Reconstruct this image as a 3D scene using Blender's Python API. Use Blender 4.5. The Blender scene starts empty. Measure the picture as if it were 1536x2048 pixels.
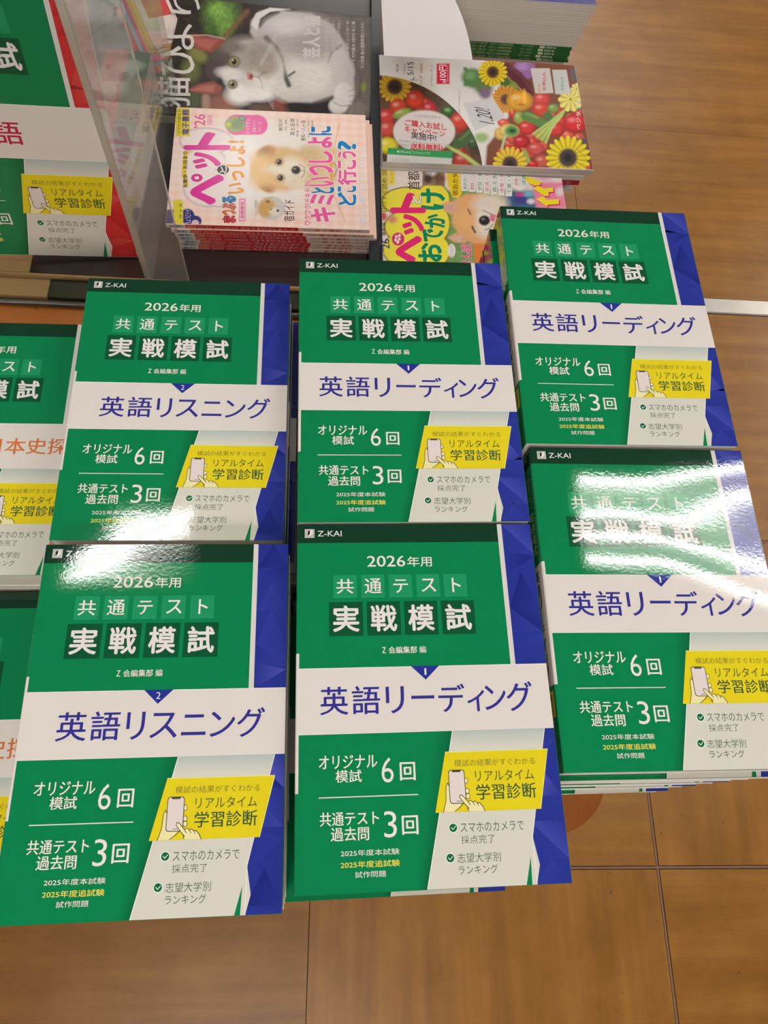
import bpy, math, random
import numpy as np
from mathutils import Vector, Matrix
from mathutils.geometry import tessellate_polygon

S = bpy.context.scene
COL = S.collection
CAMZ = 1.36                       # camera height above the floor

# ------------------------------------------------------------------ camera
RC = np.array([[0.9969332254, 0.0, 0.0782569106],
               [0.0297869717, -0.9247271904, -0.3794632522],
               [0.0723662931, 0.3806305603, -0.9218912605]])
FPX = 1484.0
cam = bpy.data.cameras.new('camera')
camo = bpy.data.objects.new('camera', cam)
COL.objects.link(camo)
cam.sensor_fit = 'HORIZONTAL'
cam.sensor_width = 36
cam.lens = 36 * FPX / 1536
cam.clip_start = 0.02
M = Matrix.Identity(4)
for r in range(3):
    M[r][0] = RC[0, r]
    M[r][1] = -RC[1, r]
    M[r][2] = -RC[2, r]
M[2][3] = CAMZ
camo.matrix_world = M
S.camera = camo

# ------------------------------------------------------------------ world, exposure
S.view_settings.view_transform = 'Standard'
S.view_settings.look = 'None'
S.view_settings.gamma = 1
S.view_settings.exposure = -0.58
S.view_settings.use_curve_mapping = False
wd = bpy.data.worlds.new('shop_light')
S.world = wd
wd.use_nodes = True
wd.node_tree.nodes['Background'].inputs[0].default_value = (1.0, 0.955, 0.915, 1)
wd.node_tree.nodes['Background'].inputs[1].default_value = 0.22
TUBE = 60.0                       # radiance of the ceiling tubes


# ------------------------------------------------------------------ helpers
def lin(c):
    c = np.asarray(c, float) / 255.0
    return np.where(c <= 0.04045, c / 12.92, ((c + 0.055) / 1.055) ** 2.4)


def tag(o, label=None, cat=None, group=None, kind=None):
    if label: o['label'] = label
    if cat: o['category'] = cat
    if group: o['group'] = group
    if kind: o['kind'] = kind
    return o


def empty(name, loc, rz=0.0):
    o = bpy.data.objects.new(name, None)
    o.empty_display_size = 0.02
    COL.objects.link(o)
    o.location = loc
    o.rotation_euler = (0, 0, rz)
    return o


def link(name, me, parent=None):
    o = bpy.data.objects.new(name, me)
    COL.objects.link(o)
    if parent: o.parent = parent
    return o


def boxes_mesh(name, bs, mat, bevel=0.0):
    """bs: list of (x0,x1,y0,y1,z0,z1)"""
    v = []; f = []
    for (x0, x1, y0, y1, z0, z1) in bs:
        n = len(v)
        v += [(x0, y0, z0), (x1, y0, z0), (x1, y1, z0), (x0, y1, z0), (x0, y0, z1), (x1, y0, z1), (x1, y1, z1), (x0, y1, z1)]
        f += [(n, n+3, n+2, n+1), (n+4, n+5, n+6, n+7), (n, n+1, n+5, n+4), (n+1, n+2, n+6, n+5), (n+2, n+3, n+7, n+6), (n+3, n, n+4, n+7)]
    me = bpy.data.meshes.new(name)
    me.from_pydata(v, [], f)
    me.materials.append(mat)
    if bevel:
        import bmesh
        bm = bmesh.new(); bm.from_mesh(me)
        bmesh.ops.bevel(bm, geom=bm.edges[:], offset=bevel, segments=2, affect='EDGES')
        bm.to_mesh(me); bm.free()
    return me


def prism_mesh(name, pts, z0, z1, mat, bevel=0.0):
    n = len(pts)
    v = [(x, y, z0) for x, y in pts] + [(x, y, z1) for x, y in pts]
    f = [tuple(range(n))[::-1], tuple(range(n, 2*n))] + [(i, (i+1) % n, n+(i+1) % n, n+i) for i in range(n)]
    me = bpy.data.meshes.new(name)
    me.from_pydata(v, [], f)
    me.materials.append(mat)
    if bevel:
        import bmesh
        bm = bmesh.new(); bm.from_mesh(me)
        bmesh.ops.bevel(bm, geom=bm.edges[:], offset=bevel, segments=2, affect='EDGES')
        bm.to_mesh(me); bm.free()
    return me


# reference frame of the artwork sketches (pixels of the reference picture)
def px_of(P):
    P = np.asarray(P, float)
    q = P @ RC.T
    return 768 + FPX * q[..., 0] / q[..., 2], 1024 + FPX * q[..., 1] / q[..., 2]


def world_at(px, py, z):
    px = np.asarray(px, float); py = np.asarray(py, float)
    d = np.stack([(px-768)/FPX, (py-1024)/FPX, np.ones_like(px)], -1) @ RC
    return d * (z / d[..., 2:3])


# ------------------------------------------------------------------ materials
def new_mat(name):
    m = bpy.data.materials.new(name)
    m.use_nodes = True
    nt = m.node_tree
    return m, nt, nt.nodes['Principled BSDF']


def print_mat(name, rough, micro=0.02, wave=0.0, wavescale=14.0, coat=0.0):
    m, nt, b = new_mat(name)
    a = nt.nodes.new('ShaderNodeAttribute'); a.attribute_name = 'print'
    nt.links.new(a.outputs['Color'], b.inputs['Base Color'])
    b.inputs['Roughness'].default_value = rough
    b.inputs['Coat Weight'].default_value = coat
    b.inputs['Coat Roughness'].default_value = rough * .5
    tc = nt.nodes.new('ShaderNodeTexCoord')
    n1 = nt.nodes.new('ShaderNodeTexNoise'); n1.inputs['Scale'].default_value = 420; n1.inputs['Detail'].default_value = 2
    n2 = nt.nodes.new('ShaderNodeTexNoise'); n2.inputs['Scale'].default_value = wavescale; n2.inputs['Detail'].default_value = .3
    nt.links.new(tc.outputs['Object'], n1.inputs['Vector'])
    oi = nt.nodes.new('ShaderNodeObjectInfo')
    ad = nt.nodes.new('ShaderNodeVectorMath'); ad.operation = 'ADD'
    mu = nt.nodes.new('ShaderNodeVectorMath'); mu.operation = 'SCALE'; mu.inputs['Scale'].default_value = 1.0
    nt.links.new(oi.outputs['Location'], mu.inputs[0])
    nt.links.new(tc.outputs['Object'], ad.inputs[0]); nt.links.new(mu.outputs[0], ad.inputs[1])
    nt.links.new(ad.outputs[0], n2.inputs['Vector'])
    b1 = nt.nodes.new('ShaderNodeBump'); b1.inputs['Distance'].default_value = 0.001; b1.inputs['Strength'].default_value = micro
    b2 = nt.nodes.new('ShaderNodeBump'); b2.inputs['Distance'].default_value = 0.01; b2.inputs['Strength'].default_value = wave
    nt.links.new(n1.outputs['Fac'], b1.inputs['Height']); nt.links.new(n2.outputs['Fac'], b2.inputs['Height'])
    nt.links.new(b2.outputs['Normal'], b1.inputs['Normal'])
    nt.links.new(b1.outputs['Normal'], b.inputs['Normal'])
    nt.links.new(b1.outputs['Normal'], b.inputs['Coat Normal'])
    return m


M_GLOSS = print_mat('laminated_cover_print', 0.04, 0.022, 0.42, 8)
M_MAG = print_mat('magazine_cover_print', 0.18, 0.03, 0.10, 9)
M_MATTE = print_mat('paper_print', 0.5, 0.02, 0.0)
M_PHOTO = print_mat('photo_print', 0.22, 0.02, 0.10)


def page_mat():
    m, nt, b = new_mat('page_edges')
    tc = nt.nodes.new('ShaderNodeTexCoord')
    mp = nt.nodes.new('ShaderNodeMapping'); mp.inputs['Scale'].default_value = (3, 3, 2600)
    n = nt.nodes.new('ShaderNodeTexNoise'); n.inputs['Scale'].default_value = 1.0; n.inputs['Detail'].default_value = 3
    r = nt.nodes.new('ShaderNodeValToRGB')
    c0 = lin((176, 168, 158)); c1 = lin((226, 219, 210))
    r.color_ramp.elements[0].color = (*c0, 1); r.color_ramp.elements[0].position = .3
    r.color_ramp.elements[1].color = (*c1, 1); r.color_ramp.elements[1].position = .7
    nt.links.new(tc.outputs['Object'], mp.inputs[0]); nt.links.new(mp.outputs[0], n.inputs['Vector'])
    nt.links.new(n.outputs['Fac'], r.inputs[0]); nt.links.new(r.outputs[0], b.inputs['Base Color'])
    b.inputs['Roughness'].default_value = .8
    return m


M_PAGE = page_mat()


def wood_mat(name, ca, cb, cc, stretch, rough, seedscale=1.0):
    m, nt, b = new_mat(name)
    tc = nt.nodes.new('ShaderNodeTexCoord')
    oi = nt.nodes.new('ShaderNodeObjectInfo')
    ad = nt.nodes.new('ShaderNodeVectorMath'); ad.operation = 'ADD'
    nt.links.new(tc.outputs['Object'], ad.inputs[0]); nt.links.new(oi.outputs['Location'], ad.inputs[1])
    mp = nt.nodes.new('ShaderNodeMapping'); mp.inputs['Scale'].default_value = stretch
    nt.links.new(ad.outputs[0], mp.inputs[0])
    n = nt.nodes.new('ShaderNodeTexNoise'); n.inputs['Scale'].default_value = 1; n.inputs['Detail'].default_value = 5; n.inputs['Roughness'].default_value = .6; n.inputs['Distortion'].default_value = .25
    nt.links.new(mp.outputs[0], n.inputs['Vector'])
    n2 = nt.nodes.new('ShaderNodeTexNoise'); n2.inputs['Scale'].default_value = 7; n2.inputs['Detail'].default_value = 6; n2.inputs['Roughness'].default_value = .7
    nt.links.new(ad.outputs[0], n2.inputs['Vector'])
    ma = nt.nodes.new('ShaderNodeMath'); ma.operation = 'MULTIPLY_ADD'; ma.inputs[1].default_value = .45
    mb = nt.nodes.new('ShaderNodeMath'); mb.operation = 'MULTIPLY'; mb.inputs[1].default_value = .55
    nt.links.new(n.outputs['Fac'], mb.inputs[0]); nt.links.new(n2.outputs['Fac'], ma.inputs[0]); nt.links.new(mb.outputs[0], ma.inputs[2])
    r = nt.nodes.new('ShaderNodeValToRGB')
    e = r.color_ramp.elements
    e[0].position = .36; e[0].color = (*lin(ca), 1)
    e[1].position = .64; e[1].color = (*lin(cc), 1)
    k = e.new(.5); k.color = (*lin(cb), 1)
    nt.links.new(ma.outputs[0], r.inputs[0])
    # small dark specks and scratches
    n3 = nt.nodes.new('ShaderNodeTexNoise'); n3.inputs['Scale'].default_value = 75; n3.inputs['Detail'].default_value = 1
    nt.links.new(ad.outputs[0], n3.inputs['Vector'])
    r3 = nt.nodes.new('ShaderNodeValToRGB'); r3.color_ramp.elements[0].position = .77; r3.color_ramp.elements[1].position = .80
    nt.links.new(n3.outputs['Fac'], r3.inputs[0])
    mx = nt.nodes.new('ShaderNodeMix'); mx.data_type = 'RGBA'
    mx.inputs['B'].default_value = (*lin((92, 62, 38)), 1)
    nt.links.new(r.outputs[0], mx.inputs['A']); nt.links.new(r3.outputs[0], mx.inputs['Factor'])
    nt.links.new(mx.outputs['Result'], b.inputs['Base Color'])
    b.inputs['Roughness'].default_value = rough
    b.inputs['Specular IOR Level'].default_value = .35
    bp = nt.nodes.new('ShaderNodeBump'); bp.inputs['Strength'].default_value = .06; bp.inputs['Distance'].default_value = .002
    nt.links.new(n2.outputs['Fac'], bp.inputs['Height']); nt.links.new(bp.outputs[0], b.inputs['Normal'])
    return m


FA, FB, FC_ = (122, 79, 28), (138, 92, 36), (154, 106, 46)
M_FLOORV = wood_mat('wood_tile_lengthwise', FA, FB, FC_, (26, 2.2, 3), .33)
M_FLOORH = wood_mat('wood_tile_crosswise', FA, FB, FC_, (2.2, 26, 3), .33)
M_TABLE = wood_mat('orange_wood_veneer', (142, 80, 32), (156, 92, 40), (168, 102, 48), (3, 20, 3), .3)
M_TAN = wood_mat('tan_board', (132, 104, 66), (142, 112, 72), (150, 120, 80), (3, 14, 3), .4)


def flat_mat(name, c, rough=.5, metal=0.0, bump=0.0):
    m, nt, b = new_mat(name)
    n = nt.nodes.new('ShaderNodeTexNoise'); n.inputs['Scale'].default_value = 30; n.inputs['Detail'].default_value = 4
    tc = nt.nodes.new('ShaderNodeTexCoord'); nt.links.new(tc.outputs['Object'], n.inputs['Vector'])
    mx = nt.nodes.new('ShaderNodeMix'); mx.data_type = 'RGBA'
    c = lin(c)
    mx.inputs['A'].default_value = (*(c*.88), 1); mx.inputs['B'].default_value = (*(np.minimum(c*1.1, 1)), 1)
    nt.links.new(n.outputs['Fac'], mx.inputs['Factor']); nt.links.new(mx.outputs['Result'], b.inputs['Base Color'])
    b.inputs['Roughness'].default_value = rough; b.inputs['Metallic'].default_value = metal
    return m


M_GROUT = flat_mat('brown_joint_filler', (118, 86, 66), .6)
M_DARKJ = flat_mat('dark_joint_edge', (44, 28, 18), .7)
M_STEEL = flat_mat('brushed_steel', (205, 198, 190), .35, .7)
M_TRAY = flat_mat('dark_brown_lacquer', (40, 27, 22), .28)
M_TRAYG = flat_mat('dark_olive_lacquer', (44, 42, 30), .3)
M_RAIL = flat_mat('dark_metal_rail', (80, 74, 66), .3, .6)
M_BLACK = flat_mat('black_divider_plastic', (34, 36, 40), .3)
M_BODY = flat_mat('table_body_laminate', (92, 64, 42), .5)
M_WHITE = flat_mat('white_card', (214, 206, 204), .45)
M_LAMPW = flat_mat('white_enamel', (230, 230, 228), .5)
M_SUB = flat_mat('dark_subfloor', (70, 46, 30), .8)


def acrylic_mat():
    m = bpy.data.materials.new('clear_acrylic'); m.use_nodes = True
    nt = m.node_tree; nt.nodes.clear()
    out = nt.nodes.new('ShaderNodeOutputMaterial')
    tr = nt.nodes.new('ShaderNodeBsdfTransparent'); tr.inputs[0].default_value = (.96, .965, .955, 1)
    gl = nt.nodes.new('ShaderNodeBsdfGlossy'); gl.inputs['Roughness'].default_value = .015
    di = nt.nodes.new('ShaderNodeBsdfDiffuse'); di.inputs[0].default_value = (.75, .73, .70, 1)
    fr = nt.nodes.new('ShaderNodeFresnel')
    ge = nt.nodes.new('ShaderNodeNewGeometry')
    io = nt.nodes.new('ShaderNodeMapRange'); io.inputs[3].default_value = 1.5; io.inputs[4].default_value = 1/1.5
    nt.links.new(ge.outputs['Backfacing'], io.inputs[0]); nt.links.new(io.outputs[0], fr.inputs['IOR'])
    n = nt.nodes.new('ShaderNodeTexNoise'); n.inputs['Scale'].default_value = 9; n.inputs['Detail'].default_value = 5
    tc = nt.nodes.new('ShaderNodeTexCoord'); nt.links.new(tc.outputs['Object'], n.inputs['Vector'])
    mr = nt.nodes.new('ShaderNodeMapRange'); mr.inputs[3].default_value = .05; mr.inputs[4].default_value = .16
    nt.links.new(n.outputs['Fac'], mr.inputs[0])
    a = nt.nodes.new('ShaderNodeMixShader'); b = nt.nodes.new('ShaderNodeMixShader')
    nt.links.new(mr.outputs[0], a.inputs[0]); nt.links.new(tr.outputs[0], a.inputs[1]); nt.links.new(di.outputs[0], a.inputs[2])
    nt.links.new(fr.outputs[0], b.inputs[0]); nt.links.new(a.outputs[0], b.inputs[1]); nt.links.new(gl.outputs[0], b.inputs[2])
    nt.links.new(b.outputs[0], out.inputs[0])
    return m


M_ACR = acrylic_mat()


def edge_acr():
    m, nt, b = new_mat('acrylic_polished_edge')
    b.inputs['Base Color'].default_value = (*lin((212, 206, 190)), 1)
    b.inputs['Roughness'].default_value = .12
    b.inputs['Transmission Weight'].default_value = .55
    n = nt.nodes.new('ShaderNodeTexNoise'); n.inputs['Scale'].default_value = 12
    tc = nt.nodes.new('ShaderNodeTexCoord'); nt.links.new(tc.outputs['Object'], n.inputs['Vector'])
    bp = nt.nodes.new('ShaderNodeBump'); bp.inputs['Strength'].default_value = .3; bp.inputs['Distance'].default_value = .002
    nt.links.new(n.outputs['Fac'], bp.inputs['Height']); nt.links.new(bp.outputs[0], b.inputs['Normal'])
    return m


M_ACRE = edge_acr()


def emit_mat(name, strength):
    m = bpy.data.materials.new(name); m.use_nodes = True
    nt = m.node_tree; nt.nodes.clear()
    out = nt.nodes.new('ShaderNodeOutputMaterial'); e = nt.nodes.new('ShaderNodeEmission')
    e.inputs[0].default_value = (1.0, .97, .92, 1); e.inputs[1].default_value = strength
    nt.links.new(e.outputs[0], out.inputs[0])
    return m


M_TUBE = emit_mat('fluorescent_tube', TUBE)

# ------------------------------------------------------------------ text outlines
_tc = {}


def glyphs(s, weight=0.0):
    """flat triangulated outline of a string: vertices Nx2 scaled to the unit box, triangles"""
    k = (s, weight)
    if k in _tc: return _tc[k]
    cu = bpy.data.curves.new('txt', 'FONT')
    cu.body = s; cu.resolution_u = 3; cu.offset = weight
    ob = bpy.data.objects.new('txt', cu)
    COL.objects.link(ob)
    dg = bpy.context.evaluated_depsgraph_get(); dg.update()
    ev = ob.evaluated_get(dg)
    me = ev.to_mesh()
    nv = len(me.vertices)
    v = np.zeros(nv*3); me.vertices.foreach_get('co', v); v = v.reshape(-1, 3)[:, :2]
    tris = [tuple(p.vertices) for p in me.polygons]
    ev.to_mesh_clear()
    bpy.data.objects.remove(ob); bpy.data.curves.remove(cu)
    if nv:
        lo = v.min(0); hi = v.max(0); v = (v-lo)/np.maximum(hi-lo, 1e-6)
    _tc[k] = (v, tris)
    return _tc[k]


# ------------------------------------------------------------------ printed art: flat shapes in page millimetres, u right, v down
class Art:
    def __init__(self):
        self.v = []; self.f = []; self.c = []

    def face(self, pts3, cols):
        n = len(self.v)
        self.v += [tuple(p) for p in pts3]
        self.f.append(tuple(range(n, n+len(pts3))))
        self.c += [tuple(c) for c in cols]

    def poly(self, pts, col, lay=1, cols=None):
        """pts in (u, v) mm; col sRGB 0-255; cols optional colour per corner"""
        z = 0.035*lay
        cc = [lin(c) for c in cols] if cols else [lin(col)]*len(pts)
        a = sum(pts[i][0]*pts[(i+1) % len(pts)][1]-pts[(i+1) % len(pts)][0]*pts[i][1] for i in range(len(pts)))
        if a > 0:
            pts = pts[::-1]; cc = cc[::-1]
        if len(pts) <= 4:
            self.face([(u, -v, z) for u, v in pts], cc)
        else:
            for t in tessellate_polygon([[Vector((u, -v, 0)) for u, v in pts]]):
                p = [(pts[i][0], -pts[i][1], z) for i in t]; q = [cc[i] for i in t]
                ar = (p[1][0]-p[0][0])*(p[2][1]-p[0][1])-(p[2][0]-p[0][0])*(p[1][1]-p[0][1])
                if ar < 0: p = p[::-1]; q = q[::-1]
                self.face(p, q)

    def rect(self, u0, v0, u1, v1, col, lay=1, cols=None):
        self.poly([(u0, v0), (u1, v0), (u1, v1), (u0, v1)], col, lay, cols)

    def disc(self, u, v, ru, rv, col, lay=1, n=24):
        self.poly([(u+ru*math.cos(i*2*math.pi/n), v+rv*math.sin(i*2*math.pi/n)) for i in range(n)], col, lay)

    def stroke(self, pts, w, col, lay=1):
        for (a, b), (c, d) in zip(pts[:-1], pts[1:]):
            L = math.hypot(c-a, d-b) or 1
            ex, ey = (c-a)/L*w*.35, (d-b)/L*w*.35
            nx, ny = -(d-b)/L*w/2, (c-a)/L*w/2
            self.poly([(a-ex+nx, b-ey+ny), (c+ex+nx, d+ey+ny), (c+ex-nx, d+ey-ny), (a-ex-nx, b-ey-ny)], col, lay)

    def text(self, s, u0, v0, u1, v1, col, lay=5, weight=0.0, mapf=None):
        """string fitted to the box; mapf optionally bends box coordinates (a right, b up in 0..1) to (u, v)"""
        g, tris = glyphs(s, min(max(weight, -.004), .006) if weight <= .009 else 0.0)
        if not len(tris): return
        c = lin(col); z = 0.035*lay
        sh = [(0, 0)]
        if weight > .009:                    # heavier strokes: the outline laid down again, shifted a little
            e = weight*.8+.003
            sh = [(-e, 0), (e, 0), (0, e), (0, -e)] if weight > .018 else [(-e, -e*.4), (e, e*.4)]
            if weight > .04: sh += [(0, 0), (-e*.7, -e*.7), (e*.7, e*.7), (-e*.7, e*.7), (e*.7, -e*.7)]
        for k, (ea, eb) in enumerate(sh):
            if mapf is None:
                hh = v1-v0
                U = u0+g[:, 0]*(u1-u0)+ea*hh; V = v1-g[:, 1]*hh-eb*hh
            else:
                U, V = mapf(g[:, 0]+ea/len(s), g[:, 1]+eb)
            n = len(self.v)
            self.v += [(a, -b, z+.007*k) for a, b in zip(U, V)]
            for t in tris: self.f.append(tuple(n+i for i in t))
            self.c += [('T', c, len(t)) for t in tris]

    def mesh(self, name, mat, W, H, zoff, sy=1.0):
        """origin moves to the page centre; zoff metres"""
        v = [((x-W/2)/1000, (y+H/2)/1000*sy, z/1000+zoff) for x, y, z in self.v]
        return v, self.f, self.c


def flat_cols(c):
    out = []
    for e in c:
        if isinstance(e[0], str): out += [tuple(e[1])]*e[2]
        else: out.append(e)
    return out


def make_mesh(name, v, f, c, mat):
    me = bpy.data.meshes.new(name)
    me.from_pydata(v, [], f)
    at = me.color_attributes.new('print', 'FLOAT_COLOR', 'CORNER')
    cc = np.ones((len(c), 4)); cc[:, :3] = np.array(c)[:, :3]
    at.data.foreach_set('color', cc.ravel())
    me.materials.append(mat)
    return me


def shell(W, H, t, segs, s=0.45, r=1.3, fore=(235, 230, 225)):
    """C-shaped wrap of front cover, spine and back cover, extruded along the page height.
    segs: list of (v0, v1, spine colour, front colour). mm, centred, z from 0 to t."""
    out = []
    N = 4
    out += [(W, 0), (r, 0)]
    for i in range(1, N): a = -math.pi/2 - i*math.pi/2/N; out.append((r+r*math.cos(a), r+r*math.sin(a)))
    out += [(0, r), (0, t-r)]
    for i in range(1, N): a = math.pi - i*math.pi/2/N; out.append((r+r*math.cos(a), t-r+r*math.sin(a)))
    out += [(r, t), (W, t)]
    ni = len(out)
    inn = [(W, t-s), (s, t-s), (s, s), (W, s)]
    P = out+inn; n = len(P)
    v = []; f = []; c = []
    for (v0, v1, cs, cf) in segs:
        b = len(v)
        v += [((x-W/2)/1000, (H/2-v0)/1000, z/1000) for x, z in P] + [((x-W/2)/1000, (H/2-v1)/1000, z/1000) for x, z in P]
        for i in range(n):
            j = (i+1) % n
            f.append((b+i, b+j, b+n+j, b+n+i))
            if i >= ni-1: col = fore
            elif i == ni-2 or i == 0: col = cf
            else: col = cs
            c += [tuple(lin(col))]*4
    for (b, flip) in ((0, False), (len(v)-n, True)):
        # end caps: three strips of the C
        i0 = ni-1
        quads = [(ni-2, ni-1, ni, ni+1), (0, 1, ni+2, ni+3)]
        sp = list(range(1, ni-1))
        capL = tuple([b+k for k in sp]+[b+ni+1, b+ni+2])
        fs = [tuple(b+k for k in q) for q in quads]+[capL]
        for q in fs:
            f.append(q if flip else q[::-1]); c += [tuple(lin(fore))]*len(q)
    return v, f, c


def pages_mesh(name, W, H, t, inset=.7, s=.45):
    a = inset/1000
    return boxes_mesh(name, [((-W/2+1.0)/1000, (W/2)/1000-a, -H/2/1000+a, H/2/1000-a, s/1000+.0001, (t-s)/1000-.0001)], M_PAGE)


# ------------------------------------------------------------------ exam book cover
GREEN = (0, 120, 70); DGREEN = (10, 52, 32); LBOX = (26, 138, 90); DBOX = (4, 78, 44)
WHT = (222, 213, 206); PANEL = (213, 209, 196); YEL = (224, 204, 28)
CW, CH, CT = 182.0, 257.0, 30.0
BLUE = [(34, 46, 134), (56, 66, 154), (24, 34, 116), (72, 76, 164), (42, 52, 142)]
RED = [(196, 44, 44), (208, 66, 60), (180, 34, 38), (214, 84, 76), (200, 54, 50)]
ORG = [(214, 110, 40), (224, 130, 60), (200, 96, 30), (228, 140, 80), (216, 118, 50)]


def facets(A, pal, u0, u1, v0, v1, seed):
    rr = random.Random(seed)
    A.rect(u0, v0, u1, v1, pal[0], 1)
    v = v0
    while v < v1-6:
        h = rr.uniform(16, 30)
        b = min(v+h, v1)
        k = rr.randint(0, 3)
        c1 = pal[rr.randint(1, 4)]; c2 = pal[rr.randint(1, 4)]
        base = pal[0]
        if k == 0: A.poly([(u0, v), (u1, v+h*.3 if v+h*.3 < b else b), (u0, b)], c1, 2, cols=[base, c1, base])
        elif k == 1: A.poly([(u1, v), (u1, b), (u0, (v+b)/2)], c1, 2, cols=[c1, base, base])
        elif k == 2:
            A.poly([(u0, v), (u1, v), (u1, b)], c1, 2, cols=[c1, base, c1]); A.poly([(u0, v), (u1, b), (u0, b)], c2, 2, cols=[base, c2, base])
        else: A.poly([((u0+u1)/2, v), (u1, b), (u0, b)], c2, 2, cols=[c2, base, c2])
        v = b - rr.uniform(0, 4)


def icon(A):
    dk = (70, 66, 50); cream = (236, 226, 168)
    # left hand
    A.poly([(103.4, 191.5), (102.4, 193.5), (101.7, 202), (99.6, 210.2), (107.5, 210.2), (112.5, 205), (105, 204), (104.3, 195)], cream, 7)
    A.stroke([(99.4, 210.2), (101.6, 203), (102.2, 194), (103.4, 191.6), (104.4, 193.5)], .45, dk, 8)
    A.stroke([(107.2, 210), (111, 207.4), (113.6, 204.8)], .45, dk, 8)
    for (x, y) in ((116.2, 190.5), (116.6, 197.2), (116.8, 200.6)):
        A.disc(x, y, 1.6, 1.9, dk, 7, 12); A.disc(x, y, 1.2, 1.5, cream, 8, 12)
    # phone
    def rr(u0, v0, u1, v1, r):
        p = []
        for cx, cy, a0 in ((u1-r, v0+r, -90), (u1-r, v1-r, 0), (u0+r, v1-r, 90), (u0+r, v0+r, 180)):
            for k in range(4): a = math.radians(a0+30*k); p.append((cx+r*math.cos(a), cy+r*math.sin(a)))
        return p
    A.poly(rr(104.2, 183.2, 115.6, 205.2, 2), dk, 9)
    A.poly(rr(104.7, 183.7, 115.1, 204.7, 1.7), (226, 212, 208), 10)
    A.rect(107, 183.6, 112.8, 184.8, dk, 11)
    A.stroke([(109, 203.6), (112.2, 203.6)], .35, dk, 11)
    # right hand
    A.poly([(111.2, 199.6), (112.8, 199.8), (116.6, 204), (118.4, 203.3), (120, 204.6), (121.2, 203.8), (122.6, 205.2), (124, 205), (126.6, 207.6), (127.8, 210.3), (115.8, 210.3), (117.2, 208.2), (111, 201.4)], cream, 12)
    A.stroke([(116.9, 208.4), (113.6, 204.6), (111, 201.2), (111.4, 199.6), (113, 200), (116.6, 204.2), (118, 206.2)], .45, dk, 13)
    A.stroke([(116.6, 204.2), (118.4, 203.2), (120, 204.8), (121, 206.4)], .4, dk, 13)
    A.stroke([(120, 204.6), (121.3, 203.8), (122.8, 205.2), (123.6, 206.8)], .4, dk, 13)
    A.stroke([(122.8, 205.2), (124.4, 205), (126.6, 207.6), (127.8, 210.3)], .45, dk, 13)
    A.stroke([(116.8, 210.2), (115.9, 208.6), (116.4, 207.6)], .4, dk, 13)


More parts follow.
